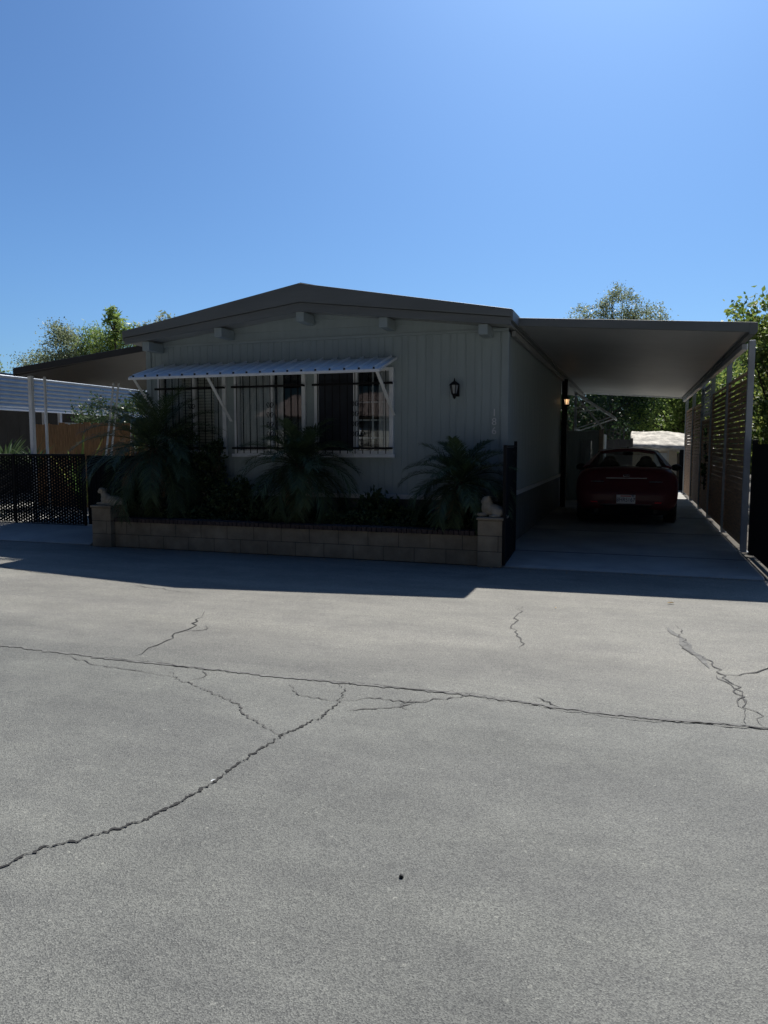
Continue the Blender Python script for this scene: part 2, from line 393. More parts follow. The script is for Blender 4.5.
crack([(-3.21,4.16),(-3.23,4.53),(-3.27,4.86),(-3.46,5.29),(-3.52,5.5)], .010, .022, 16)
crack([(-3.27,4.86),(-3.14,4.98),(-3.2,5.1)], .008, .012, 24)
crack([(-2.83,3.97),(-2.62,3.83),(-2.33,3.69),(-2.13,3.62),(-1.99,3.46),(-1.77,3.29),(-1.61,3.21)], .006, .009, 60, fray=.5)
crack([(-2.6,4.05),(-2.5,3.93),(-2.56,3.84)], .006, .01, 30)
crack([(-0.89,6.6),(-0.88,6.01),(-0.8,5.56),(-0.68,5.19)], .009, .02, 18)
crack([(.36,6.3),(0.39,5.69),(0.52,5.15),(0.59,4.91),(0.62,4.51),(0.6,4.15)], .009, .016, 24)
crack([(.30,6.2),(.44,5.5),(.55,5.15)], .05, .02, 10, 'seam', z=.003)
crack([(.52,4.98),(.66,4.7),(.68,4.3),(.6,4.15)], .009, .022, 18)
crack([(0.6,5.0),(0.71,5.08),(0.87,5.27),(1.3,5.5)], .012, .015, 16)
crack([(-1.55,3.81),(-1.34,3.91),(-1.11,3.92),(-0.93,4.05),(-0.84,4.16)], .008, .012, 36)
crack([(-1.45,3.64),(-1.24,3.78),(-1.06,3.97)], .006, .01, 36)
crack([(-0.51,4.21),(-0.42,4.14),(-0.35,4.08)], .010, .01, 36)
crack([(-1.95,3.96),(-1.8,3.81),(-1.66,3.77),(-1.55,3.78)], .005, .01, 36)
crack([(-3.7,4.02),(-3.1,3.9),(-2.7,3.86)], .006, .012, 24)
crack([(-1.15,3.95),(-1.2,3.85),(-1.1,3.75)], .005, .008, 36)
crack([(-4.9,6.35),(-4.2,6.2),(-3.9,6.22)], .008, .01, 14)
crack([(-7.9,7.2),(-6.9,6.75),(-6.2,6.6)], .02, .01, 14, 'seam')

def debris(name, label, cat, x, y, s, m, flat=.5):
    mb = MB(); bm = bmesh.new(); bmesh.ops.create_icosphere(bm, subdivisions=2, radius=s)
    for v in bm.verts: v.co = v.co*random.uniform(.8,1.2); v.co.z *= flat
    mb.add([(v.co.x+x, v.co.y+y, v.co.z+s*flat*.8) for v in bm.verts], [tuple(v.index for v in f.verts) for f in bm.faces]); bm.free()
    tag(mb.build(name, M[m], None), label, cat)
debris('pebble', 'small black lump lying alone on the open near asphalt', 'pebble', -.70, 2.26, .008, 'rubber', .8)
def dry_leaf(x, y, s, a, label, m='yellow'):
    mb = MB(); ca, sa = math.cos(a), math.sin(a)
    P = [(-1,0,.02),(-.4,.38,.25),(.4,.32,.3),(1,0,.12),(.4,-.32,.3),(-.4,-.38,.22),(0,0,.05)]
    mb.add([(x+s*(p*ca-q*sa), y+s*(p*sa+q*ca), .008+s*r) for p,q,r in P], [(0,1,6),(1,2,6),(2,3,6),(3,4,6),(4,5,6),(5,0,6)])
    tag(mb.build('dry_leaf', M[m], None), label, 'leaf')
dry_leaf(.36, 7.15, .035, .3, 'curled dry leaf on the road just below the carport shade edge')
dry_leaf(-1.68, 2.675, .012, 1, 'tiny pale chip caught in the long diagonal crack', 'num')
dry_leaf(-.62, 6.62, .016, 2, 'small dry leaf beside the top of the short upright crack')

# ================================================================== THE HOME
HX0, HX1, HY0, HY1 = -7.20, -1.60, 9.85, 24.0
home = thing('mobile_home', 'single storey grey sided manufactured home with a low gabled roof and barred front windows', 'house', (-4.4, 9.85, 0))
WIN = [(-6.99,-5.80), (-5.66,-4.50), (-4.36,-3.17)]; WZ0, WZ1 = 1.31, 2.52
def ribwall(a0, a1, z0, z1, holes=(), hz=(0,0), pitch=.125, dep=.006, gw=.010):
    """vertical grooved siding as a height profile; returns faces in (a, depth, z)"""
    br = [a0]
    x = a0+pitch*.5; k = 0
    while x < a1-.03:
        br += [x-gw, x-gw*.5, x+gw*.5, x+gw]; x += pitch*(1.0 if k%3 else .72); k += 1
    br.append(a1)
    dpt = {}
    for i, b in enumerate(br): dpt[round(b,5)] = dep if (i-1)%4 in (1,2) and 0 < i < len(br)-1 else 0
    xs = sorted(set([round(b,5) for b in br] + [round(h,5) for ho in holes for h in ho]))
    bk = sorted(dpt)
    dd = [float(np.interp(x, bk, [dpt[b] for b in bk])) for x in xs]
    V = []; F = []
    for (xa,da),(xb,db) in zip(zip(xs,dd), list(zip(xs,dd))[1:]):
        mid = (xa+xb)/2; segs = [(z0,z1)]
        if any(h0 < mid < h1 for h0,h1 in holes): segs = [(z0,hz[0]),(hz[1],z1)]
        for s0,s1 in segs:
            n = len(V); V += [(xa,da,s0),(xb,db,s0),(xb,db,s1),(xa,da,s1)]; F.append((n,n+1,n+2,n+3))
    return V, F
V, F = ribwall(HX0, HX1, .76, 2.955, WIN, (WZ0, WZ1))
MB().add([(a, HY0+d, z) for a,d,z in V], F).build('front_wall', M['siding'], home)
V, F = ribwall(HY0, 17.3, .80, 2.93)
MB().add([(HX1-d, a, z) for a,d,z in V], F).build('side_wall', M['siding'], home)
V, F = ribwall(HY0, HY1, .76, 2.93)
MB().add([(HX0+d, a, z) for a,d,z in V], F).build('side_wall', M['siding'], home)
mb = MB(); mb.box(HX0+.05, HX1-1.6, HY1-.05, HY1, 0, 3.0); mb.box(HX1-1.65, HX1-1.6, 17.3, HY1-.06, 0, 3.0); mb.box(HX1-1.59, HX1-.04, 17.25, 17.3, 0, 2.93)
mb.build('rear_wall', M['siding'], home)
# lap boards up in the gable
def roof_z(x): return 3.14 + (3.65-3.14)*(1-abs(x+4.395)/2.905)
def soffit_z(x): return 2.96 + (3.30-2.96)*(1-abs(x+4.395)/2.905)
mb = MB(); z = 2.965; cx = -4.395
while z < 3.31:
    zt = min(z+.125, 3.33)
    def half(zz): return max(.02, 2.905*(1-(zz-2.96)/.34)) if zz > 2.96 else 2.8
    a = min(2.79, half(z)+.15); b = min(2.79, half(zt)+.15)
    mb.add([(cx-a,9.828,z),(cx+a,9.828,z),(cx+b,9.846,zt),(cx-b,9.846,zt),(cx-a,9.85,z),(cx+a,9.85,z)], [(0,1,2,3),(4,5,1,0)])
    z += .125
mb.build('gable_siding', M['siding'], home)
mb = MB(); mb.box(HX0-.01, HX1+.01, 9.815, 9.845, 2.935, 2.975); mb.build('trim_board', M['trimc'], home, bevel=.004)
mb = MB(); mb.box(HX0-.02, HX1+.02, 9.80, 9.845, .70, .762); mb.build('trim_board', M['palet'], home, bevel=.005)
mb = MB(); mb.box(HX1+.002, HX1+.032, 9.87, 17.3, .735, .80); mb.build('trim_board', M['palet'], home, bevel=.005)
for x in (HX0, HX1-.075):
    mb = MB(); mb.box(x-.006, x+.081, 9.832, 9.849, .765, 2.933); mb.build('corner_board', M['trimc'], home, bevel=.004)
mb = MB(); mb.box(HX1+.002, HX1+.014, 9.835, 9.92, .802, 2.93); mb.build('corner_board', M['trimc'], home, bevel=.003)
V, F = ribwall(HX0+.03, HX1-.03, 0, .70, pitch=.30, gw=.015)
mb = MB(); mb.add([(a, 9.89+d, z) for a,d,z in V], F)
V, F = ribwall(9.89, HY1, 0, .735, pitch=.30, gw=.015)
mb.add([(HX1-.03-d, a, z) for a,d,z in V], F); mb.add([(HX0+.03+d, a, z) for a,d,z in V], F)
mb.build('skirting', M['skirt'], home)
# roof shell (hollow gable slab) + stepped front fascia
RX0, RX1, RA = -7.30, -1.49, -4.395
roof = MB().prism([(RX0+.02,3.12),(RA,3.63),(RX1-.02,3.12),(RX1-.02,2.985),(RA,3.325),(RX0+.02,2.985)], 9.46, HY1+.3).build('roof', M['fascia'], home)
sof = MB()
sof.prism([(RX0+.03,2.968),(RA,3.308),(RX1-.03,2.968),(RX1-.03,2.982),(RA,3.322),(RX0+.03,2.982)], 9.46, HY1+.25).build('soffit', M['soffit'], roof)
f1 = MB().prism([(RX0,3.14),(-4.62,3.61),(RA,3.65),(-4.17,3.61),(RX1,3.14),(RX1,3.045),(RA,3.40),(RX0,3.045)], 9.40, 9.455).build('fascia', M['fascia'], roof, bevel=.006)
f2 = MB().prism([(RX0+.015,3.04),(RA,3.395),(RX1-.015,3.04),(RX1-.015,2.945),(RA,3.275),(RX0+.015,2.945)], 9.425, 9.458).build('fascia', M['fascia'], roof, bevel=.005)
mb = MB(); mb.box(RX1-.02, RX1+.012, 9.42, HY1+.3, 3.0, 3.135); mb.box(RX0-.012, RX0+.02, 9.42, HY1+.3, 3.0, 3.135); mb.build('side_fascia', M['fascia'], roof, bevel=.005)
mb = MB(); mb.prism([(-4.66,3.605),(RA,3.66),(-4.13,3.605),(-4.13,3.61),(RA,3.668),(-4.66,3.61)], 9.46, HY1+.3); mb.build('ridge_cap', M['fascia'], roof)
for x in (-6.93,-5.70,-4.41,-3.20,-1.86):
    z = soffit_z(x)-.01
    MB().box(x-.06, x+.06, 9.455, 9.83, z-.145, z-.012).build('beam', M['trimc'], home, bevel=.008)
# interior shell
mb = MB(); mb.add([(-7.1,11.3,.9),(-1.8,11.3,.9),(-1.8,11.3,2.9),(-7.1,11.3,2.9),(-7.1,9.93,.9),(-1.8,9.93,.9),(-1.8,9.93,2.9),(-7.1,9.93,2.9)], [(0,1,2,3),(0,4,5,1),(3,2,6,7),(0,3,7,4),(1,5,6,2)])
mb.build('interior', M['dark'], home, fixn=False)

def window(i, x0, x1):
    xm = (x0+x1)/2 + .03
    fw = .06
    f = MB()
    f.box(x0, x0+fw, 9.80, 9.90, WZ0, WZ1); f.box(x1-fw, x1, 9.80, 9.90, WZ0, WZ1)
    f.box(x0+fw, x1-fw, 9.802, 9.898, WZ0, WZ0+.06); f.box(x0+fw, x1-fw, 9.802, 9.898, WZ1-.05, WZ1)
    wn = f.build('window', M['white'], home, bevel=.006)
    MB().box(xm-.028, xm+.028, 9.81, 9.89, WZ0+.06, WZ1-.05).build('mullion', M['white'], wn, bevel=.005)
    MB().box(x0+fw, xm-.028, 9.866, 9.870, WZ0+.06, WZ1-.05).build('pane', M['glass'], wn)
    MB().box(xm+.028, x1-fw, 9.856, 9.860, WZ0+.06, WZ1-.05).build('pane', M['glass'], wn)
    MB().box(x0-.03, x1+.03, 9.765, 9.80, WZ0-.035, WZ0+.012).build('sill', M['white'], wn, bevel=.005)
    # security grille with scrollwork on the middle bar
    gm = MB(); y = 9.735
    gm.box(x0+.0, x1-.0, y-.012, y+.012, 2.285, 2.315); gm.box(x0+.0, x1-.0, y-.012, y+.012, 1.39, 1.42)
    for q in (x0+.015, x1-.015):
        for zz in (2.30, 1.405): gm.box(q-.012, q+.012, y+.012, 9.85, zz-.012, zz+.012)
    n = 10
    for k in range(n):
        x = x0+.085 + (x1-x0-.17)*k/(n-1)
        gm.bar((x, y, 1.33), (x, y, 2.47), .010, .010, (0,1,0))
    xb = x0+.085 + (x1-x0-.17)*5/(n-1)
    for k in range(4):
        zc = 1.60+k*.14; sg = 1 if k%2 else -1
        for s in (1,-1):
            pts = [(xb+s*sg*(.030+.026*math.cos(t)*(1-t/11)), y-.008, zc+.05*math.sin(t)*(1-t/11)) for t in [u*.42 for u in range(18)]]
            gm.tube(pts, .005, 5)
    gm.build('security_grille', M['black'], wn)
    return wn, x0+fw, x1-fw, xm
w1, a, b, xm = window(0, *WIN[0])
for (q0,q1,z0,z1) in ((-6.36,-6.07,1.40,2.44),(-6.62,-6.42,1.40,2.44)):
    mb = MB(); z = z0
    while z < z1:
        mb.add([(q0,9.925,z),(q1,9.925,z),(q1,9.91,z+.038),(q0,9.91,z+.038)], [(0,1,2,3)]); z += .045
    mb.build('blind', M['blind'], w1)
def curtain(wn, x0, x1, z0=1.3, z1=2.52, y=9.915, m='curtain', amp=.014, per=.09):
    mb = MB(); n = int((x1-x0)/.012); V = []
    for i in range(n+1):
        x = x0+(x1-x0)*i/n; yy = y+amp*math.sin(2*math.pi*x/per+1.3*math.sin(x*7)); V += [(x,yy,z0),(x,yy,z1)]
    mb.add(V, [(2*i,2*i+2,2*i+3,2*i+1) for i in range(n)]).build('curtain', M[m], wn, smooth=True, fixn=False)
curtain(w1, -6.93, -6.62); curtain(w1, -6.06, -5.84)
w2, a, b, xm = window(1, *WIN[1])
curtain(w2, -5.60, -5.1, m='curtain'); curtain(w2, -5.02, -4.9, m='curtain')
w3, a, b, xm = window(2, *WIN[2])
mb = MB().box(-4.30, xm-.03, 9.842, 9.850, WZ0+.062, WZ1-.052); mb.build('mesh_screen', M['screen'], w3)
mb = MB()   # grid inside the right pane
for z in (1.55, 1.80, 2.05): mb.box(xm+.03, -3.24, 9.872, 9.882, z-.009, z+.009)
mb.box(-3.50, -3.482, 9.870, 9.884, WZ0+.06, WZ1-.05)
mb.build('muntin_grid', M['white'], w3)
curtain(w3, -3.42, -3.24, m='curtain')
# strip of siding colour panels between the windows sit proud as mullion posts
for x0, x1 in ((-5.795,-5.665), (-4.495,-4.365)):
    MB().box(x0, x1, 9.835, 9.8495, 1.31, 2.52).build('window_post', M['trimc'], home, bevel=.003)

# awning over the three windows
aw = thing('window_awning', 'long pale ribbed metal awning on slanted white arms above the three barred windows', 'awning', (-5.05, 9.85, 2.4))
AX0, AX1 = -6.97, -3.13; y0, y1, z0, z1 = 9.10, 9.84, 2.43, 2.655
mb = MB(); V = []; xs = []; x = AX0
prof = [(0,0),(.060,0),(.064,.034),(.080,.034),(.084,0),(.205,0)]
k = 0
while AX0 + k*.205 < AX1-.01:
    for p, h in prof[:-1]: xs.append((AX0+k*.205+p, h))
    k += 1
xs = [q for q in xs if q[0] < AX1] + [(AX1,0)]
for x, h in xs: V += [(x,y0,z0+h),(x,y1,z1+h),(x,y1,z1+h-.004),(x,y0,z0+h-.004)]
F = []
for i in range(len(xs)-1):
    a, b = 4*i, 4*i+4; F += [(a,b,b+1,a+1),(a+2,b+2,b+3,a+3),(a,a+3,b+3,b)]
mb.add(V, F).build('canopy', M['corr'], aw)
MB().box(AX0-.005, AX1+.005, y0-.016, y0+.012, z0-.042, z0-.006).build('front_rail', M['white'], aw, bevel=.004)
for k in range(19):
    x = AX0+.075+k*.205
    if x < AX1: MB().box(x-.012, x+.012, y0-.006, y0+.006, z0-.002, z0+.020).build('rib_end', M['black'], aw)
for x in (AX0, AX1):
    MB().add([(x,y0,z0-.03),(x,y1,z1-.03),(x,y1,z1+.005),(x,y0,z0+.005),(x+.006,y0,z0-.03),(x+.006,y1,z1-.03),(x+.006,y1,z1+.005),(x+.006,y0,z0+.005)],
       [(0,1,2,3),(4,5,6,7),(0,4,5,1),(3,2,6,7),(0,3,7,4),(1,5,6,2)]).build('side_trim', M['white'], aw)
for x in (-6.90, -5.68, -3.17): MB().bar((x, 9.12, 2.40), (x+.02, 9.72 if x<-4 else 9.78, 1.80 if x<-4 else 1.86), .012, .045, (1,0,0)).build('support_arm', M['white'], aw, bevel=.003)
for o in [o for o in aw.children if o.name.startswith('support_arm')]: pass

# coach lantern by the number, and the lit one by the porch
def lantern(x, y, z, label, lit=False, dirv=(0,-1)):
    t = thing('wall_lantern', label, 'wall lamp', (x, y, z), 'black coach lanterns on the home')
    dx, dy = dirv; cx, cy = x+dx*.11, y+dy*.11
    MB().bar((x,y,z-.02),(x+dx*.02,y+dy*.02,z-.02), .09, .16).build('back_plate', M['black'], t, bevel=.004)
    MB().tube([(x,y,z-.03),(x+dx*.06,y+dy*.06,z-.12),(cx,cy,z-.13)], .008, 6).build('bracket', M['black'], t)
    MB().lathe(cx, cy, [(.003,z-.14),(.018,z-.12),(.026,z-.09),(.04,z-.075),(.042,z-.068)], 8).build('base', M['black'], t)
    MB().lathe(cx, cy, [(.034,z-.068),(.056,z+.045)], 6).build('globe', M['glow' if lit else 'frost'], t)
    c = MB()
    for k in range(6):
        a = k*math.pi/3; c.bar((cx+.037*math.cos(a),cy+.037*math.sin(a),z-.07),(cx+.06*math.cos(a),cy+.06*math.sin(a),z+.047), .009, .009)
    c.build('cage', M['black'], t)
    MB().lathe(cx, cy, [(.072,z+.045),(.068,z+.055),(.035,z+.085),(.012,z+.10),(.010,z+.115),(.004,z+.14)], 10).build('lamp_cap', M['black'], t)
    if lit:
        l = bpy.data.lights.new('bulb', 'POINT'); l.energy = .05; l.color = (1,.6,.3); l.shadow_soft_size = .03
        o = bpy.data.objects.new('bulb', l); C.objects.link(o); o.parent = t; o.location = (dx*.11, dy*.11-.08, 0)
lantern(-2.29, 9.845, 2.20, 'unlit black coach lantern on the front siding right of the windows')

# house number, three separate numerals
hn = thing('house_number', 'pale metal numerals 186 stacked vertically beside the front corner', 'house number', (-1.77, 9.845, 1.75))
def text_mesh(s, size, loc, m, name, parent, rot=(R(90),0,0), ext=.004, sx=1, align='CENTER'):
    cu = bpy.data.curves.new(name, 'FONT'); cu.body = s; cu.size = size; cu.extrude = ext; cu.align_x = align; cu.align_y = 'CENTER'
    tmp = bpy.data.objects.new(name, cu); me = bpy.data.meshes.new_from_object(tmp); bpy.data.objects.remove(tmp)
    me.materials.clear(); me.materials.append(M[m])
    mt = Matrix.Translation(loc) @ Euler(rot).to_matrix().to_4x4() @ Matrix.Diagonal((sx,1,1,1))
    q = parent
    while q.name not in ORG: q = q.parent
    me.transform(Matrix.Translation(-ORG[q.name]) @ mt)
    o = bpy.data.objects.new(name, me); C.objects.link(o); o.parent = parent; return o
for s, z in (('1',1.875),('8',1.755),('6',1.635)): text_mesh(s, .135, (-1.77, 9.838, z), 'num', 'numeral', hn)

# ================================================================== PATIO COVER, LEFT
pc = thing('patio_cover', 'dark flat patio cover sloping down from the left side of the home on slim posts', 'patio cover', (-8.6, 9.9, 0))
px0, px1 = -9.84, -7.24
mb = MB().prism([(px0,2.66),(px1,2.985),(px1,2.925),(px0,2.60)], 9.93, 13.3); mb.build('roof_panel', M['patio'], pc)
mb = MB().prism([(px0-.02,2.735),(px1,3.01),(px1,2.905),(px0-.02,2.63)], 9.88, 9.925); mb.build('fascia', M['patio'], pc, bevel=.005)
mb = MB().box(px0-.05, px0-.003, 9.89, 13.3, 2.60, 2.73); mb.build('gutter', M['patio'], pc, bevel=.006)
MB().box(-9.775,-9.70,10.08,10.15,.14,2.64).build('post', M['white'], pc, bevel=.01)
MB().box(-9.70,-9.66,10.35,10.39,.14,2.64).build('post', M['white'], pc, bevel=.01)
MB().box(-9.60,-9.5,13.1,13.2,.03,2.62).build('post', M['greyp'], pc, bevel=.01)

# ladder leaning under the patio cover
ld = thing('ladder', 'aluminium ladder leaning upright under the left patio cover', 'ladder', (-9.1, 11.5, 0))
def lad(x, z, dy=0): return (x, 11.9+dy - (2.7-z)*.16, z)
for xa, xb in ((-9.36,-9.22), (-9.60,-9.42)):
    pass
La = [(-9.56,11.50,.15), (-9.43,11.85,2.62)]; Lb = [(-9.44,11.50,.15), (-9.31,11.85,2.62)]
MB().bar(*La, .026, .026).build('rail', M['white'], ld); MB().bar(*Lb, .026, .026).build('rail', M['white'], ld)
for k in range(9):
    t = (k+.6)/9.2; p = Vector(La[0]).lerp(Vector(La[1]), t); q = Vector(Lb[0]).lerp(Vector(Lb[1]), t)
    MB().bar(p, q, .018, .018).build('rung', M['alum'], ld)

# black privacy gate on the left: chain-link with slats woven in, dots of light between them
gt = thing('privacy_gate', 'long low black chain-link gate with slats woven in across the left driveway', 'gate', (-10, 9.86, 0))
GA = Vector((-12.4, 9.86, .06)); GB = Vector((-8.46, 9.86, .06)); gd = (GB-GA); gl = gd.length; gd.normalize(); gn = Vector((-gd.y, gd.x, 0))
def gp(s, z, o=0): p = GA+gd*s+gn*o; return (p.x, p.y, z+.06)
mb = MB(); s = 0
while s < gl-.03:
    wv = .0532; h = 1.215+random.uniform(-.004,.004)
    # each slat is nicked where the wires cross, leaving small diamond gaps
    n = 88; z0 = .09; dz = (h-z0)/n; L1 = []; R1 = []; col = round(s/.0535)
    for k in range(n+1):
        il = .018 if k % 4 == 2*(col % 2) else .0002; ir = .018 if k % 4 == 2*((col+1) % 2) else .0002
        il *= random.uniform(.3,1.1); ir *= random.uniform(.3,1.1)
        L1.append((s+il, z0+k*dz)); R1.append((s+wv-ir, z0+k*dz))
    V = [gp(a, z) for a, z in L1]+[gp(a, z) for a, z in R1]; m_ = n+1
    mb.add(V, [(k,m_+k,m_+k+1,k+1) for k in range(n)]); s += .0535
mb.build('slats', M['slatb'], gt, fixn=False)
mb = MB()
for z in (.07, 1.225): mb.tube([gp(0,z,-.012), gp(gl,z,-.012)], .018, 8)
for s in (.0, 1.25, 2.5, gl): mb.tube([gp(s,.0,-.02), gp(s,1.245,-.02)], .022, 8)
mb.build('frame', M['black'], gt)
mb = MB(); s = 0
while s < gl-1.3:
    mb.tube([gp(s,.07,-.006), gp(s+1.15,1.22,-.006)], .0022, 4, cap=False); mb.tube([gp(s+1.15,.07,-.008), gp(s,1.22,-.008)], .0022, 4, cap=False); s += .075
mb.build('wire_mesh', M['black'], gt)

# dark picket panel closing the bed between gate and home
pf = thing('picket_panel', 'dark vertical slat panel behind the left palm joining the gate to the home', 'fence', (-8.0, 9.87, 0))
mb = MB(); x = -8.42
while x < -7.25:
    mb.box(x, x+.082, 9.86, 9.88, .16, 1.28); x += .09
mb.build('pickets', M['slatb'], pf)
MB().box(-8.45,-7.22,9.883,9.92,1.18,1.23).build('rail', M['black'], pf)
MB().box(-8.45,-7.22,9.883,9.92,.25,.30).build('rail', M['black'], pf)

# ================================================================== PLANTER
pl = thing('planter_wall', 'low tan block planter wall with dark brick cap running between two block pillars', 'planter', (-4.4, 8.75, 0))
def blocks(x0, x1, y0, y1, z0, courses, bw=.405, bh=.2, off=0):
    mb = MB(); g_ = .006
    for c in range(courses):
        x = x0 - (bw/2 if (c+off) % 2 else 0)
        while x < x1-.01:
            a, b = max(x, x0), min(x+bw, x1)
            if b-a > .03: mb.box(a+g_/2, b-g_/2, y0+random.uniform(0,.003), y1, z0+c*bh+g_/2, z0+(c+1)*bh-g_/2)
            x += bw
    return mb
blocks(-7.0, -1.75, 8.72, 8.90, 0, 2, bh=.182).build('wall', M['block'], pl, bevel=.006)
MB().box(-6.99,-1.76,8.727,8.895,0,.362).build('mortar', M['mortar'], pl)
mb = MB(); x = -6.99
while x < -1.80:
    mb.box(x, x+.058, 8.70+random.uniform(-.002,.002), 8.92, .364, .42+random.uniform(-.002,.002)); x += .066
mb.build('brick_cap', M['cap'], pl, bevel=.004)
for x0, x1 in ((-7.33,-7.0), (-1.74,-1.44)):
    p = blocks(x0, x1, 8.64, 9.03, 0, 3, bw=.5, bh=.187).build('pillar', M['block'], pl, bevel=.007)
    MB().box(x0+.008, x1-.008, 8.648, 9.022, 0, .560).build('mortar', M['mortar'], p)
    MB().box(x0-.012, x1+.012, 8.63, 9.04, .562, .592).build('pillar_cap', M['block'], p, bevel=.007)
g = MB().box(-7.05, -1.64, 8.90, 9.87, .02, .345); struct('planting_bed', g, M['soil'])

def statue(name, label, parts, vox=.008):
    mb = MB()
    for c, r, rot in parts: mb.ell(c, r, rot)
    o = mb.build(name, M['stone'], None, smooth=True)
    c0 = Vector(parts[0][0]); c0.z = .592
    for v in o.data.vertices: v.co -= c0
    o.location = c0
    m = o.modifiers.new('remesh', 'REMESH'); m.mode = 'VOXEL'; m.voxel_size = vox; m.use_smooth_shade = True
    tag(o, label, 'statue'); return o
B = .592; X = -7.17; Y = 8.80
statue('lamb_statue', 'weathered stone lamb lying on the left block pillar with its head raised', [
  ((X+.10,Y,B+.068),(.155,.072,.066),None), ((X-.03,Y,B+.085),(.075,.062,.085),(0,.3,0)), ((X-.065,Y,B+.155),(.042,.042,.06),(0,-.2,0)),
  ((X-.085,Y-.005,B+.205),(.056,.046,.042),(0,.35,0)), ((X-.128,Y-.008,B+.185),(.03,.026,.024),(0,.4,0)),
  ((X-.055,Y-.048,B+.205),(.016,.014,.034),(.5,0,0)), ((X-.055,Y+.045,B+.205),(.016,.014,.034),(-.5,0,0)),
  ((X-.085,Y-.05,B+.02),(.07,.022,.022),(0,0,.1)), ((X-.085,Y+.05,B+.02),(.07,.022,.022),(0,0,-.1)),
  ((X+.17,Y-.055,B+.05),(.07,.035,.05),None), ((X+.15,Y-.085,B+.016),(.075,.02,.017),None), ((X+.17,Y+.055,B+.045),(.07,.035,.045),None),
  ((X+.24,Y-.02,B+.04),(.03,.02,.03),None), ((X+.08,Y,B+.012),(.20,.085,.014),None)])
X = -1.62; Y = 8.80
def scl(c, r, rot, k=1.05): return ((X+(c[0]-X)*k, Y+(c[1]-Y)*k, B+(c[2]-B)*k*.92), tuple(a*k*(.92 if n==2 else 1) for n, a in enumerate(r)), rot)
statue('lion_statue', 'weathered stone lion crouching on the right block pillar half covered by palm fronds', [scl(*q) for q in [
  ((X+.05,Y,B+.08),(.125,.08,.078),(0,.15,0)), ((X-.03,Y,B+.12),(.07,.07,.10),(0,.2,0)), ((X-.035,Y-.005,B+.20),(.06,.058,.058),None),
  ((X-.075,Y-.012,B+.185),(.032,.03,.026),None), ((X-.01,Y-.04,B+.245),(.014,.012,.018),None), ((X-.01,Y+.04,B+.245),(.014,.012,.018),None),
  ((X-.09,Y-.05,B+.025),(.07,.024,.026),None), ((X-.09,Y+.05,B+.025),(.07,.024,.026),None), ((X-.14,Y-.05,B+.03),(.026,.026,.026),None), ((X-.14,Y+.05,B+.03),(.026,.026,.026),None),
  ((X+.10,Y-.06,B+.06),(.07,.035,.06),None), ((X+.10,Y+.06,B+.06),(.07,.035,.06),None), ((X+.07,Y-.09,B+.016),(.07,.02,.017),None),
  ((X+.15,Y+.03,B+.02),(.04,.05,.014),None)]])

# ================================================================== PLANTS IN THE BED
def frond(mbL, mbR, base, az, el, L, droop, nleaf=44, ll=.26, lw=.011, vee=.45):
    """arched rachis with two rows of narrow leaflets"""
    pts = []; p = Vector(base); e = el; st = 14
    for i in range(st+1):
        pts.append(p.copy()); t = i/st
        d = Vector((math.cos(az)*math.cos(e), math.sin(az)*math.cos(e), math.sin(e)))
        p = p + d*L/st; e -= droop/st*(.5+1.3*t)
    mbR.tube(pts, [.008*(1-.8*i/st)+.001 for i in range(st+1)], 5, cap=False)
    for k in range(nleaf):
        t = .14+.86*k/nleaf; i = min(st-1, int(t*st)); f = t*st-i
        c = pts[i].lerp(pts[i+1], f); d = (pts[i+1]-pts[i]).normalized()
        side = d.cross(Vector((0,0,1)));
        if side.length < .01: side = Vector((-math.sin(az), math.cos(az), 0))
        side.normalize(); up = side.cross(d)
        l = ll*math.sin(math.pi*(.12+.80*t))**.6*random.uniform(.85,1.12)
        for s in (1,-1):
            dr = (side*s*.72 + d*(.55+.5*t) + up*vee*random.uniform(.1,.9)).normalized()
            wv = dr.cross(up).normalized()*lw/2*random.uniform(.8,1.2)
            mid = c+dr*l*.55; tip = c+dr*l*.98-Vector((0,0,l*random.uniform(.12,.38)))
            mbL.add([c-wv*.6, c+wv*.6, mid+wv, tip, mid-wv], [(0,1,2,4),(4,2,3)])
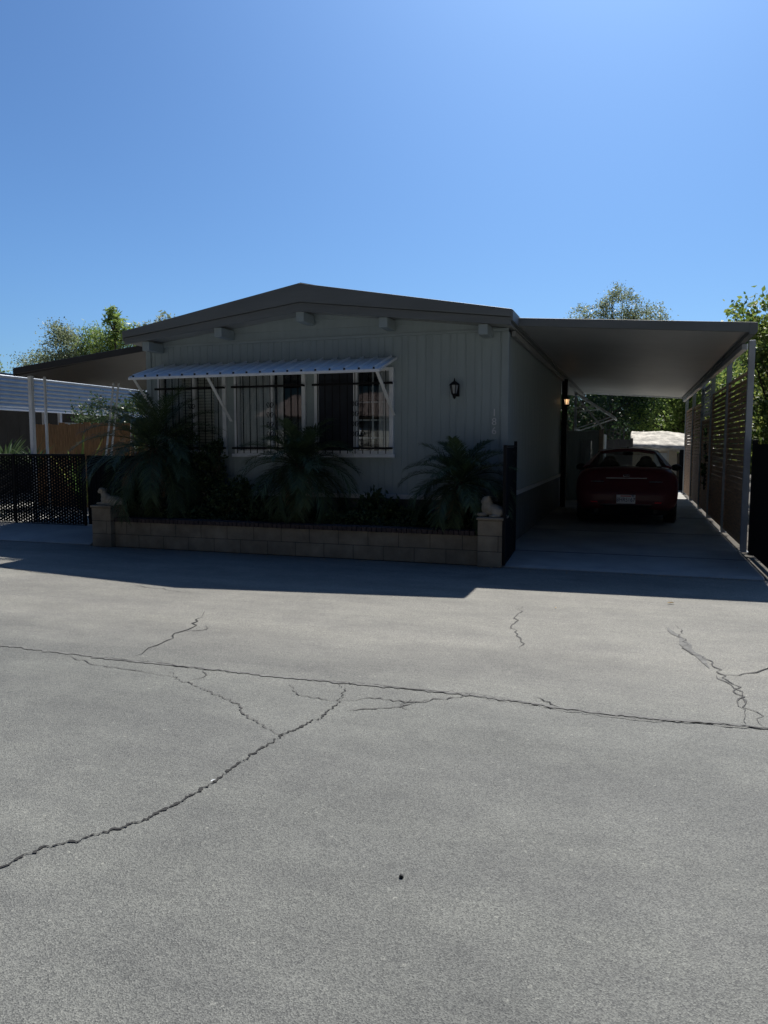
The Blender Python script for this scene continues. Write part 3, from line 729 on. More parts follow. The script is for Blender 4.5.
def palm(label, x, y, z0, zc, L, n, lean=0, tr=.055, skew=None, ll=.26, elmin=-.5):
    t = thing('palm', label, 'palm', (x, y, z0), 'feathery palms in the planter')
    tp = Vector((x+lean, y, zc))
    k = 7; pts = [Vector((x,y,z0-.03)).lerp(tp, i/k)+Vector((.01*math.sin(i),0,0)) for i in range(k+1)]
    tb = MB(); tb.tube(pts, [tr*(1.3-.3*i/k) for i in range(k+1)], 10)
    for i in range(60):     # old leaf boots
        u = random.random(); a = random.uniform(0, 6.283); c = Vector((x,y,z0)).lerp(tp, u)
        r = tr*1.1; b = c+Vector((math.cos(a)*r, math.sin(a)*r, 0)); tb.bar(b, b+Vector((math.cos(a)*.03, math.sin(a)*.03, .05)), .03, .012)
    tb.build('trunk', M['palmbark'], t)
    ml, mr = MB(), MB(); ga = 2.39996
    for i in range(n):
        u = (i+.5)/n; el = 1.35 - (1.35-elmin)*u**.85 + random.uniform(-.08,.08); az = i*ga+random.uniform(-.2,.2)
        fl = L*(.72+.35*u)*random.uniform(.9,1.08)
        frond(ml, mr, tp+Vector((0,0,.03*(1-u))), az, el, fl, .75+1.15*u+random.uniform(-.2,.25), ll=ll)
    md, mq = MB(), MB()
    for i in range(5):
        frond(md, mq, tp-Vector((0,0,.05)), random.uniform(0,6.283), random.uniform(-.9,-.3), L*random.uniform(.45,.65), random.uniform(.8,1.2), nleaf=26, ll=ll*.6, lw=.008, vee=.2)
    md.build('dead_fronds', M['dead'], t, fixn=False)
    ml.build('fronds', M['palm'], t, fixn=False); mr.build('stems', M['palm'], t, fixn=False)
    return t
palm('bushy dark palm in the planter below the middle window', -4.33, 9.25, .37, 1.15, 1.05, 46, tr=.06, ll=.28)
palm('smaller palm with a pale trunk at the right end of the planter', -2.08, 9.22, .37, .96, .92, 40, tr=.05, ll=.25)
palm('largest drooping palm at the left end of the planter', -6.72, 9.30, .37, 1.40, 1.42, 50, tr=.07, ll=.30, elmin=-.7)

def bushy(name, label, cx, cy, z0, r, n, size, leaf='shrub', cat='shrub', aspect=.5, stems=9, group=None, up=-.3):
    t = thing(name, label, cat, (cx, cy, z0), group)
    ncl = max(10, n//45); d = rng.normal(size=(ncl,3)); d /= np.linalg.norm(d,axis=1)[:,None]
    c = np.array([cx,cy,z0+r[2]])+d*np.array(r)*(rng.uniform(.2,1,ncl)**.5)[:,None]
    mb = MB()
    for i in range(min(stems*3, ncl)):
        e = Vector(c[i]); b = Vector((cx+random.uniform(-.1,.1)*r[0]*3, cy+random.uniform(-.05,.05), z0-.02)); m_ = b.lerp(e,.5)+Vector((0,0,.05))
        mb.tube([b, m_, e], [.009,.006,.003], 5, cap=False)
    mb.build('stems', M['bark'], t)
    idx = rng.integers(0, ncl, n); P = c[idx]+rng.normal(size=(n,3))*min(r)*.28
    P[:,2] = np.maximum(P[:,2], z0+.02)
    V, F = leaves(P, size, aspect, up=up); np_mesh('foliage', V, F, M[leaf], t)
    return t
bushy('climbing_shrub', 'dense dark shrub growing up over the lower half of the leftmost window', -6.28, 9.55, .37, (.52,.17,.64), 5200, .06)
bushy('climbing_shrub', 'thin leafy shrub reaching up beside the right pane of the leftmost window', -5.86, 9.6, .37, (.14,.10,.60), 900, .055)
bushy('low_shrub', 'low dark shrub at the foot of the wall between left and middle palms', -5.4, 9.35, .37, (.40,.22,.26), 2600, .055)
bushy('low_shrub', 'low broad-leaved shrub between the middle palm and the small right palm', -3.25, 9.4, .37, (.30,.2,.20), 1100, .075, aspect=.6)
bushy('low_shrub', 'flat dark shrub just left of the small right palm', -2.68, 9.35, .37, (.30,.2,.13), 1500, .045)
bushy('low_shrub', 'dark shrub at the base of the largest left palm', -6.95, 9.2, .37, (.35,.22,.28), 2400, .055)
# strappy clumps
def strappy(label, x, y, z0, n, L, m='palm', cat='grass clump', w=.016, name='strap_leaf_plant', rs=1.0, emin=.5):
    t = thing(name, label, cat, (x,y,z0)); mb = MB()
    for i in range(n):
        a = random.uniform(0,6.283); e = random.uniform(emin,1.45); l = L*random.uniform(.6,1.1); p = Vector((x+random.gauss(0,.03), y+random.gauss(0,.03), z0)); V = []
        sd = Vector((-math.sin(a), math.cos(a), 0)); st = 7
        for k in range(st+1):
            ww = w*(1-(k/st)**2)*.5+.0006; V += [p-sd*ww, p+sd*ww]
            p = p+Vector((math.cos(a)*math.cos(e), math.sin(a)*math.cos(e), math.sin(e)))*l/st; e -= random.uniform(.12,.32)*rs
        mb.add(V, [(2*k,2*k+1,2*k+3,2*k+2) for k in range(st)])
    mb.build('leaves', M[m], t, fixn=False)
strappy('loose clump of strap leaves right of the middle palm trunk', -3.75, 9.08, .37, 40, .42)
strappy('clump of strap leaves left of the middle palm trunk', -4.9, 9.1, .37, 40, .40)
strappy('clump of strap leaves at the left pillar end of the bed', -6.25, 9.05, .37, 36, .42)
# ground cover
n = 26000; P = np.stack([rng.uniform(-7.0,-1.8,n), rng.uniform(8.93,9.83,n), .37+rng.uniform(0,1,n)**1.6*(.10+.10*np.sin(rng.uniform(0,6,n)))], 1)
P[:,2] = .375 + rng.uniform(0,1,n)**1.5*(.14+.07*np.sin(P[:,0]*5)+.04*np.sin(P[:,0]*13+1))
V, F = leaves(P, .045, .55, up=-.3)
o = np_mesh('ground_cover', V, F, M['shrub']); tag(o, 'dark leafy ground cover filling the planter bed', 'ground cover', kind='stuff')

# dead leaves and grit caught along the wall foot, kerb line and slab edges
n = 420; xx = rng.uniform(-7.4,1.3,n); yy = np.where(xx<-1.5, 8.60-rng.exponential(.05,n), 8.68-rng.exponential(.08,n)); 
P = np.stack([xx, yy, np.full(n,.008)],1); n2 = 60; P2 = np.stack([rng.uniform(1.1,1.38,n2), rng.uniform(9,22,n2), np.full(n2,.037)],1)
P = np.concatenate([P,P2]); V, F = leaves(P, .028, .5, up=0); V[:,2] = np.repeat(P[:,2],4)+np.abs(V[:,2]-np.repeat(P[:,2],4))*.25
o = np_mesh('leaf_litter', V, F, M['yellow']); tag(o, 'scattered dry leaf bits along the foot of the planter wall', 'leaf litter', kind='stuff')

# small black side gate between the right pillar and the home
sg = thing('side_gate', 'narrow dark metal gate at the right pillar beside the driveway', 'gate', (-1.4, 9.3, 0))
def sgx(y): return -1.425-(y-8.68)*.055
mb = MB(); y = 8.70
while y < 9.90: mb.box(sgx(y)-.006, sgx(y)+.006, y, y+.053, .05, 1.42); y += .055
mb.build('slats', M['slatb'], sg)
mb = MB()
for y, t in ((8.66,1.45),(9.93,1.50)): mb.box(sgx(y)-.018, sgx(y)+.018, y-.018, y+.018, .03, t)
for z in (1.435, .045): mb.bar((sgx(8.68),8.68,z),(sgx(9.92),9.92,z),.03,.025)
mb.build('frame', M['black'], sg)

# ================================================================== CARPORT
cp = thing('carport', 'wide flat metal carport roof on slim grey posts covering the right driveway', 'carport', (0, 10, 0))
CX0, CX1, CY0, CY1 = -1.488, 1.27, 9.97, 23.2
def cz(x): return 3.115 + (2.90-3.115)*(x+1.58)/(1.36+1.58)
mb = MB().prism([(CX0,cz(CX0)-.012),(CX1,cz(CX1)-.012),(CX1,cz(CX1)-.085),(CX0,cz(CX0)-.085)], CY0, CY1); mb.build('roof_panel', M['panel'], cp)

mb = MB().prism([(CX0,cz(CX0)+.004),(CX1+.07,cz(CX1)+.004),(CX1+.07,cz(CX1)-.115),(CX0,cz(CX0)-.10)], CY0-.045, CY0-.004); mb.build('fascia', M['fascia'], cp, bevel=.006)
mb = MB().prism([(CX1-.003,2.905),(CX1+.09,2.905),(CX1+.09,2.80),(CX1+.07,2.77),(CX1-.003,2.77)], CY0-.05, CY1); mb.build('gutter', M['fascia'], cp, bevel=.004)
mb = MB().box(1.30, 1.372, 10.80, CY1, 2.692, 2.764); mb.build('beam', M['greyp'], cp, bevel=.004)
mb = MB().box(-1.58, -1.53, 9.99, 17.3, 2.885, 2.955); mb.build('ledger', M['soffit'], cp, bevel=.004)
mb = MB().prism([(CX0,cz(CX0)-.0),(CX1,cz(CX1)-.0),(CX1,cz(CX1)-.12),(CX0,cz(CX0)-.12)], CY1+.003, CY1+.04); mb.build('fascia', M['white'], cp, bevel=.004)
PY = [10.75, 13.11, 15.64, 17.75, 20.38, 23.1]
for k, y in enumerate(PY):
    MB().box(1.375, 1.45, y-.038, y+.038, .03, 2.80).build('post', M['greyp'], cp, bevel=.006)
    MB().box(1.35, 1.475, y-.07, y+.07, .036, .046).build('foot_plate', M['greyp'], cp)

# louvred screen panels between the posts
def louvre(y0, y1, z0, z1, label, m='slat', pitch=.080, h=.072, x=1.42, ang=.32):
    t = thing('louvre_screen', label, 'screen', (x, (y0+y1)/2, 0), 'slatted screens along the carport')
    mb = MB(); z = z0+.05
    while z < z1-.04:
        dx = math.sin(ang)*h/2; dz = math.cos(ang)*h/2; tk = .005
        jt = random.uniform(-.003,.003)
        mb.add([(x-dx-tk,y0,z-dz+jt),(x-dx+tk,y0,z-dz+jt),(x+dx+tk,y0,z+dz+jt),(x+dx-tk,y0,z+dz+jt),(x-dx-tk,y1,z-dz-jt),(x-dx+tk,y1,z-dz-jt),(x+dx+tk,y1,z+dz-jt),(x+dx-tk,y1,z+dz-jt)],
           [(0,1,2,3),(4,5,6,7),(0,4,5,1),(1,5,6,2),(2,6,7,3),(3,7,4,0)]); z += pitch
    mb.build('slats', M[m], t)
    f = MB(); f.box(x-.02,x+.02,y0-.0,y1,z1-.03,z1); f.box(x-.02,x+.02,y0,y1,z0,z0+.03)
    ym = (y0+y1)/2
    f.box(x+.016,x+.030,ym-.015,ym+.015,z0+.03,z1-.03); f.box(x-.016,x+.016,y0+.001,y0+.03,z0+.03,z1-.03); f.box(x-.016,x+.016,y1-.03,y1-.001,z0+.03,z1-.03)
    f.build('frame', M['slat'] if m == 'slat' else M['greyp'], t)
louvre(PY[0]+.045, PY[1]-.045, .10, 2.43, 'brown slatted screen between the first two carport posts nearest the road')
louvre(PY[1]+.045, PY[2]-.045, .10, 2.42, 'brown slatted screen between the second and third carport posts')
louvre(PY[2]+.045, PY[3]-.045, 2.05, 2.67, 'short pale louvre panel high up under the carport beam', 'alum', .085, .07)
louvre(PY[2]+.045, PY[3]-.045, .10, 1.98, 'brown slatted screen below the pale louvre panel')
louvre(PY[3]+.045, PY[4]-.045, .10, 2.40, 'brown slatted screen between the fourth and fifth carport posts')
louvre(PY[4]+.045, PY[5]-.045, .10, 2.42, 'farthest brown slatted screen at the back end of the carport')
bushy('vine', 'leafy vine poking through the slats under the pale louvre panel', 1.40, 16.6, .55, (.06,.45,.62), 650, .06, 'leafd', 'vine')

# black iron boundary fence by the road, right
bf = thing('iron_fence', 'low black metal boundary fence in front of the carport post at the right edge', 'fence', (1.62, 9.9, 0))
mb = MB(); y = 8.9
while y < 10.68: mb.box(1.470, 1.486, y, y+.058, .06, 1.46); y += .072
mb.build('pickets', M['slatb'], bf)
mb = MB(); mb.box(1.488,1.52,8.9,10.68,1.34,1.38); mb.box(1.488,1.52,8.9,10.68,.16,.20); mb.box(1.47,1.53,10.70,10.76,0,1.52); mb.box(1.47,1.53,8.83,8.89,0,1.52)
mb.build('frame', M['black'], bf, bevel=.003)

# ================================================================== CAR
car = thing('parked_car', 'dark red sedan parked nose-in under the carport, seen from behind', 'car', (-.11, 14.3, .035))
cxm, cy0, gz = -.11, 14.3, .035
car.location = (-.11, 13.65, .03); car.scale = (.955,)*3
ST = [(0.0,.66,.36,.60),(.03,.80,.30,.66),(.10,.885,.26,.80),(.16,.905,.24,.99),(.24,.915,.23,1.055),(.5,.925,.22,1.08),(1.2,.93,.2,1.04),(2.0,.93,.2,.98),(3.2,.93,.2,.96),(3.9,.925,.2,.92),(4.45,.90,.22,.82),(4.72,.80,.25,.70),(4.84,.6,.3,.56)]
V = []; F = []
for u, hw, zb, zt in ST:
    h = zt-zb
    half = [(0,zb),(hw*.82,zb),(hw*.965,zb+h*.16),(hw,zb+h*.42),(hw*.99,zb+h*.68),(hw*.95,zb+h*.86),(hw*.83,zt-.012),(hw*.45,zt+.008),(0,zt+.012)]
    ring = half + [(-x,z) for x,z in half[-2:0:-1]]
    V += [(cxm+x, cy0+u, gz+z) for x,z in ring]
nr = 16
for i in range(len(ST)-1):
    for j in range(nr): F.append((i*nr+j, i*nr+(j+1)%nr, (i+1)*nr+(j+1)%nr, (i+1)*nr+j))
F += [tuple(range(nr))[::-1], tuple((len(ST)-1)*nr+j for j in range(nr))]
mb = MB().add(V, F); body = mb.build('body', M['carp'], car, smooth=True)
ss = body.modifiers.new('sub', 'SUBSURF'); ss.levels = 2; ss.render_levels = 2
def cpt(x, u, z): return (cxm+x, cy0+u, gz+z)
# greenhouse: roof, pillars, glass
RB = {'rb':(.68,.50,1.10),'rt':(.515,1.22,1.345),'re':(.565,1.30,1.325),'br':(.81,.62,1.05),'bc':(.845,1.30,1.03),'rc':(.575,1.62,1.345),
      'rf':(.575,2.6,1.35),'wt':(.53,2.62,1.375),'wb':(.72,3.45,1.0),'bf':(.85,3.25,.985)}
mb = MB()
for s in (1,-1):
    for nm, ks in (('rear_pillar', (('rb','rt','re','br'),('br','re','rc','bc'))), ('front_pillar', (('wb','wt','rf','bf'),))):
        mb = MB(); names = sorted({q for k in ks for q in k})
        mb.add([cpt(RB[q][0]*s, RB[q][1], RB[q][2]) for q in names], [tuple(names.index(q) for q in k) for k in ks])
        o = mb.build(nm, M['carp'], car); so_ = o.modifiers.new('solid','SOLIDIFY'); so_.thickness = .03; so_.offset = 0
mb2 = MB(); V = []
for u, ze, zc, hw in ((1.16,1.318,1.375,.50),(1.30,1.332,1.402,.56),(1.7,1.35,1.425,.58),(2.2,1.355,1.43,.58),(2.62,1.35,1.405,.56)):
    for q in (-1,-.8,-.4,0,.4,.8,1): V.append(cpt(hw*q*1.02, u, zc-(zc-ze)*abs(q)**2.2))
mb2.add(V, [(i*7+j,i*7+j+1,(i+1)*7+j+1,(i+1)*7+j) for i in range(4) for j in range(6)])
for m_, nm in ((mb2,'roof'),):
    o = m_.build(nm, M['carp'], car, smooth=(nm=='roof')); so_ = o.modifiers.new('solid','SOLIDIFY'); so_.thickness = .035; so_.offset = 0
def pane(nm, P, m='carglass'): MB().add([cpt(*p) for p in P], [tuple(range(len(P)))]).build(nm, M[m], car)
pane('rear_window', [(-.68,.50,1.10),(.68,.50,1.10),(.515,1.21,1.35),(-.515,1.21,1.35)])
pane('windshield', [(-.72,3.45,1.0),(.72,3.45,1.0),(.53,2.62,1.375),(-.53,2.62,1.375)])
for s in (1,-1):
    pane('side_window', [(.845*s,1.32,1.0),(.85*s,3.22,.99),(.575*s,2.6,1.345),(.575*s,1.64,1.34)])
    MB().bar(cpt(.85*s,2.25,.99), cpt(.58*s,2.2,1.35), .07, .03).build('door_pillar', M['carb'], car)
mb = MB().box(cxm-.66, cxm+.66, cy0+.55, cy0+1.1, gz+.95, gz+1.035); mb.build('parcel_shelf', M['carb'], car)
mb = MB().box(cxm-.70, cxm+.70, cy0+2.9, cy0+3.3, gz+.92, gz+1.02); mb.build('dashboard', M['carb'], car, bevel=.02)
for s in (1,-1):
    o = MB().ell(cpt(.36*s,2.0,1.0),(.22,.10,.20)).build('seat', M['carb'], car, smooth=True)
    MB().ell(cpt(.36*s,2.02,1.165),(.125,.06,.10)).build('headrest', M['carb'], o, smooth=True)
for s in (1,-1): MB().ell(cpt(.42*s,1.02,1.05),(.12,.06,.04)).build('rear_headrest', M['carb'], car, smooth=True)
MB().ell(cpt(0,2.65,1.30),(.11,.03,.04)).build('interior_mirror', M['carb'], car, smooth=True)
for s in (1,-1):
    m_ = MB().ell(cpt(1.0*s,2.95,1.0),(.115,.07,.075)).build('side_mirror', M['carb'], car, smooth=True)
    MB().bar(cpt(.84*s,2.97,.96), cpt(.96*s,2.96,.985), .05, .03).build('mirror_stalk', M['carb'], m_)
def stripe(nm, x0, x1, z0, z1, m, off=0, n=10, par=None, sweep=0):
    """thin piece following the curved tail"""
    mb = MB(); V = []
    def yb(x, z):
        base = np.interp(z, [.25,.36,.5,.62,.72,.84,.94,1.0], [.10,.03,.005,.03,.075,.10,.135,.2])
        return base + .16*(abs(x)/.9)**4
    for i in range(n+1):
        x = x0+(x1-x0)*i/n; dz = sweep*((i/n) if x0 > 0 else (1-i/n))
        for z in (z0+dz, z1+dz): V += [cpt(x, yb(x,z)-.012-off, z), cpt(x, yb(x,z)+.03, z)]
    for i in range(n):
        a, b = 4*i, 4*i+4; mb.add([], []); 
    F = []
    for i in range(n):
        a, b = 4*i, 4*i+4; F += [(a,b,b+2,a+2),(a,a+1,b+1,b),(a+2,b+2,b+3,a+3)]
    F += [(0,2,3,1),(4*n,4*n+1,4*n+3,4*n+2)]
    return mb.add(V, F).build(nm, M[m], par or car)
for s in (1,-1):
    a, b = (.40,.83) if s > 0 else (-.83,-.40)
    tl = stripe('tail_light', a, b, .795, .83, 'darklens', .012); stripe('light_bar', a, b, .808, .818, 'rim', .018, par=tl)
    a, b = (.50,.76) if s > 0 else (-.76,-.50)
    stripe('reflector', a, b, .425, .447, 'redlens', .03)
stripe('chrome_strip', -.36, .36, .868, .885, 'chrome', .012)
stripe('trunk_crease', -.44, .44, .665, .68, 'chrome', .0)
stripe('bumper_trim', -.45, .45, .392, .402, 'chrome', .03)
stripe('bumper_skirt', -.74, .74, .20, .385, 'carb', .022)
stripe('plate_recess', -.42, .42, .41, .62, 'carp', .006)
pt = MB().box(cxm-.165, cxm+.165, cy0-.045, cy0-.036, gz+.415, gz+.575).build('licence_plate', M['plate'], car, bevel=.003)
text_mesh('8HRS167', .105, (cxm, cy0-.047, gz+.482), 'plateink', 'plate_characters', pt, ext=.001, sx=.82)
MB().box(cxm-.09, cxm+.09, cy0-.0475, cy0-.0455, gz+.545, gz+.562).build('plate_header', M['platered'], pt)
MB().box(cxm+.10, cxm+.15, cy0-.0475, cy0-.0455, gz+.55, gz+.566).build('plate_sticker', M['plateink'], pt)
# winged oval badge
em = MB(); em.tube([cpt(.055*math.cos(t), .062-.0, .925+.022*math.sin(t)) for t in [i*math.pi/10 for i in range(21)]], .0045, 6)
em.tube([cpt(-.028,.06,.915),cpt(-.008,.06,.926),cpt(.008,.06,.924),cpt(.028,.06,.935)], .004, 6)
em.build('badge', M['chrome'], car)
MB().prism([(cy0+1.35,gz+1.39),(cy0+1.55,gz+1.41),(cy0+1.43,gz+1.46),(cy0+1.40,gz+1.46)], cxm-.012, cxm+.012, 'x').build('antenna_fin', M['carb'], car)
for s in (1,-1):
    for u in (.98, 3.95):
        x = cxm+.80*s
        def wl(prof):
            mm = MB(); n = 28; Vv = [(x+px_, cy0+u+r*math.cos(2*math.pi*j/n), gz+.33+r*math.sin(2*math.pi*j/n)) for px_, r in prof for j in range(n)]
            k = len(prof); return mm.add(Vv, [(i*n+j,i*n+(j+1)%n,(i+1)*n+(j+1)%n,(i+1)*n+j) for i in range(k-1) for j in range(n)]+[tuple(range(n)),tuple((k-1)*n+j for j in range(n))])
        wh = wl([(-.11,.22),(-.11,.30),(-.095,.325),(-.06,.33),(.06,.33),(.095,.325),(.115,.30),(.118,.235)]).build('wheel', M['rubber'], car)
        wl([(.10*s,.05),(.119*s,.06),(.121*s,.22),(.116*s,.236)]).build('rim', M['rim'], wh)
for s in (1,-1): MB().tube([cpt(.52*s,.0,.27),cpt(.52*s,.25,.27)], .035, 12).build('exhaust', M['carb'], car)

# ================================================================== BEHIND THE CARPORT
lantern(-1.45, 17.22, 2.42, 'lit coach lantern glowing warm on the dark post at the back of the side wall', True)
po = thing('porch', 'side porch with panelled wall and pale corner post beyond the home side wall', 'porch', (-1.6, 20, 0))
MB().box(-1.58,-1.46,17.30,17.42,.035,2.93).build('dark_post', M['black'], po, bevel=.006)
V, F = ribwall(-2.9, -.86, .1, 1.76, pitch=.2, gw=.01)
MB().add([(a, 19.8+d, z) for a,d,z in V], F).build('panel_wall', M['siding'], po)
MB().box(-2.9,-.80,19.76,19.9,1.76,1.82).build('hand_rail', M['trimc'], po, bevel=.006)
MB().box(-.86,-.74,19.75,19.87,.03,1.84).build('corner_post', M['stucco'], po, bevel=.01)
MB().box(-.80,-.76,19.87,22.4,.1,1.74).build('side_panel', M['siding'], po)
d = MB().box(-1.36,-.98,19.775,19.80,.35,1.62).build('window', M['trimc'], po, bevel=.004)
MB().box(-1.32,-1.02,19.762,19.774,.42,1.56).build('pane', M['glass'], d)
MB().box(-1.18,-1.16,19.752,19.761,.42,1.56).build('muntin', M['trimc'], d)
MB().box(-1.32,-1.02,19.750,19.760,1.0,1.02).build('muntin', M['trimc'], d)
MB().box(-2.9,-.80,19.9,22.4,.03,.55).build('deck', M['siding'], po)
pa = thing('porch_awning', 'open white framed awning sticking out past the end of the home over the porch', 'awning', (-1.5, 21, 2))
for y in (20.3, 22.2):
    a = (-1.52,y,2.84); b = (-.50,y,2.17)
    MB().bar(a, b, .06, .05).build('rafter', M['white'], pa, bevel=.004)
    MB().bar((-1.52,y,1.86),(-.56,y,2.19),.025,.03).build('brace', M['white'], pa)
    MB().bar((-1.52,y,2.42),(-1.0,y,2.46),.02,.03).build('brace', M['white'], pa)
MB().bar((-.50,20.25,2.16),(-.50,22.25,2.16),.04,.05).build('front_rail', M['white'], pa, bevel=.004)
MB().bar((-1.38,20.32,2.60),(-.78,20.32,1.88),.03,.05).build('crank_arm', M['white'], pa)
MB().bar((-1.50,20.25,1.86),(-1.50,22.25,1.86),.03,.04).build('wall_rail', M['white'], pa)
MB().bar((-1.50,20.4,1.80),(-1.50,20.4,2.86),.06,.06).build('wall_post', M['greyp'], pa)

sh = thing('shed', 'small grey block shed with a pale door at the end of the driveway', 'shed', (.8, 25.6, 0))
MB().box(-.05,1.30,25.2,28,.0,1.30).build('wall', M['stucco'], sh, bevel=.01)
MB().box(1.02,1.05,25.17,25.2,.0,1.28).build('trim', M['greyp'], sh)
MB().box(.62,1.0,25.17,25.2,.05,1.2).build('door', M['greyp'], sh, bevel=.004)
# tarp draped over it
nx, ny = 60, 44; V = []
for j in range(ny+1):
    for i in range(nx+1):
        u = i/nx; v = j/ny; x = -.12+u*1.85; y = 25.0+v*3.0
        z = 1.36+.52*min(1, v*2.2)**.7 + .012*math.sin(u*9+v*5)+.012*abs(math.sin(u*19+2.5*math.sin(v*8)))+.018*abs(math.sin(v*16+u*5+math.sin(u*11))) - .16*max(0,u-.5)
        if j == 0: z -= .10+.03*math.sin(u*17)
        if i == 0: z -= .25; 
        V.append((x + (.015*math.sin(v*30)), y, z))
F = [(j*(nx+1)+i, j*(nx+1)+i+1, (j+1)*(nx+1)+i+1, (j+1)*(nx+1)+i) for j in range(ny) for i in range(nx)]
o = MB().add(V, F).build('tarp', M['tarp'], None, smooth=True); m_ = o.modifiers.new('s','SOLIDIFY'); m_.thickness = .01
tag(o, 'sunlit wrinkled pale tarp draped over the low shed behind the car', 'tarp')
bw = thing('back_fence', 'grey board fence closing the yard behind the porch and the car', 'fence', (-1, 24.2, 0))
mb = MB(); x = -3.4
while x < -.1: mb.box(x, x+.135, 24.2, 24.22, .03, 1.62+.01*math.sin(x*9)); x += .14
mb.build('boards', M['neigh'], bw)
MB().box(-3.4,-.1,24.23,24.27,1.2,1.28).build('rail', M['greyp'], bw)
MB().box(-.12,-.03,24.18,24.27,0,1.66).build('post', M['neigh'], bw)
bt = thing('trellis', 'small pale lattice rail showing above the back fence under the trees', 'trellis', (-.5, 26, 0))
mb = MB()
for z in (1.80,1.95): mb.box(-1.0,-.35,26,26.03,z,z+.02)
x = -1.0
while x < -.36: mb.box(x,x+.018,26.0,26.03,1.5,2.02); x += .11
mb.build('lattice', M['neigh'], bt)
mb = MB(); mb.box(-1.04,-1.0,26,26.05,0,2.06); mb.box(-.35,-.31,26,26.05,0,2.06); mb.build('posts', M['neigh'], bt)
# grey side wall right of the shed
rw = thing('side_fence', 'dark board fence right of the shed beyond the last screen', 'fence', (1.5, 25.5, 0))
mb = MB(); x = 1.36
while x < 2.2: mb.box(x, x+.12, 24.9, 24.92, .03, 1.30); x += .125
mb.build('boards', M['slatb'], rw)
MB().box(1.36,2.2,24.925,24.96,1.1,1.17).build('rail', M['slatb'], rw)

# ================================================================== TREES
TG = 'trees behind the home'
tree('tree', 'rounded grey green tree rising above the back of the carport roof', (-1.1,32,0),
     [((-.75,32,6.9),(.95,1.0,.95)), ((.25,32,6.4),(1.0,.9,.75)), ((-2.0,32,6.45),(.95,.8,.65)), ((-.6,32,7.6),(.4,.4,.45)), ((-1,32,5.2),(2.2,1.2,1.1))], 'leafg', 26000, .085, .16, TG, clump=.24)
tree('tree', 'dark dense tree filling the view over the porch awning', (-2.2,29,0),
     [((-2.6,29,2.9),(1.8,1.2,1.9)), ((-.6,30,2.7),(1.4,1.2,1.5)), ((-4.6,30,3.2),(2,1.4,2.0))], 'leafd', 15000, .12, .16, TG, clump=.38)
tree('tree', 'brighter bushy tree above the tarp behind the car', (1.5,30,0),
     [((1.3,30,2.8),(1.5,1.1,1.5)), ((2.9,30,3.1),(1.6,1.2,1.7))], 'leafb', 16000, .11, .14, TG, clump=.34)
tree('tree', 'large dark tree far behind the shed', (.6,36,0),
     [((-1.6,36,2.8),(3.6,1.6,2.6)), ((3.6,37,2.9),(3.2,1.6,2.7))], 'leafd', 12000, .17, .2, TG, clump=.5)
tree('tree', 'tall leafy tree with yellow green leaves at the right edge', (2.9,14.2,0),
     [((2.75,14.2,2.95),(1.0,1.2,1.15)), ((2.55,13.2,1.9),(.75,1.3,1.25)), ((3.4,14.4,3.2),(.9,1,.9)), ((2.1,14.0,3.55),(.42,.5,.52)), ((1.85,13.8,3.2),(.28,.5,.42)), ((1.72,13.9,3.75),(.24,.4,.42)), ((2.9,15.5,2.4),(1.0,1.2,1.5))], 'leafy', 24000, .085, .09, TG, aspect=.62, clump=.2)
tree('tree', 'leafy tree over the slatted screens between the carport posts', (3.0,18.5,0),
     [((2.9,18.5,2.9),(1.2,1.6,1.2)), ((2.7,21.5,2.8),(1.0,1.6,1.1)), ((2.6,17,1.6),(.8,1.8,.9))], 'leafy', 10000, .10, .1, TG, aspect=.6, clump=.26)
tree('tree', 'silvery rounded tree above the left patio cover', (-21.4,24,0),
     [((-21.5,24,5.1),(.9,.9,1.15)), ((-22.5,24,4.5),(.85,.9,.7)), ((-20.8,24,5.0),(.8,.8,.85)), ((-21.6,24,4.2),(1.6,1,.8)), ((-21,24,3.4),(2.0,1.0,.8))], 'leafg', 24000, .085, .12, TG, clump=.30)
tree('tree', 'bright feathery tree between the silvery tree and the home roof', (-18.9,24,0),
     [((-19.6,24,5.3),(.8,.8,.75)), ((-18.9,24,5.3),(.7,.8,.8)), ((-20.2,24,5.2),(.5,.7,.8)), ((-18.3,24,5.0),(1.0,.8,.9)), ((-19.5,24,4.2),(1.2,.8,.8))], 'leafb', 15000, .10, .1, TG, aspect=.3, clump=.26)
tree('sapling', 'thin wispy shoot with drooping leaves sticking up beside the home roof corner', (-18.6,23.4,0),
     [((-18.55,23.4,6.2),(.28,.3,.45)), ((-18.1,23.4,5.7),(.45,.4,.4))], 'leafb', 520, .20, .05, TG, aspect=.3, clump=.12, per=16)
tree('sapling', 'wispy branch tips showing just above the left slope of the home roof', (-17.4,25,0),
     [((-17.3,25,6.1),(.35,.4,.55)), ((-18.1,25,5.95),(.35,.4,.3))], 'leafg', 420, .17, .05, TG, aspect=.35, clump=.14, per=18)
tree('tree', 'olive coloured tree cut by the left edge of the picture', (-25.6,24,0),
     [((-25.3,24,4.0),(1.2,1,1.2)), ((-26.6,24,4.2),(1.4,1,1.4))], 'leafy', 6000, .11, .12, TG, clump=.3)
tree('tree', 'dark leafy tree behind the ladder by the left corner of the home', (-10.9,14.2,0),
     [((-11.5,14.0,2.15),(.85,.5,.42)), ((-10.6,14.2,2.0),(.8,.6,.6)), ((-10.2,14.6,1.4),(.8,.6,.8))], 'leafd', 6500, .07, .05, TG, clump=.2)
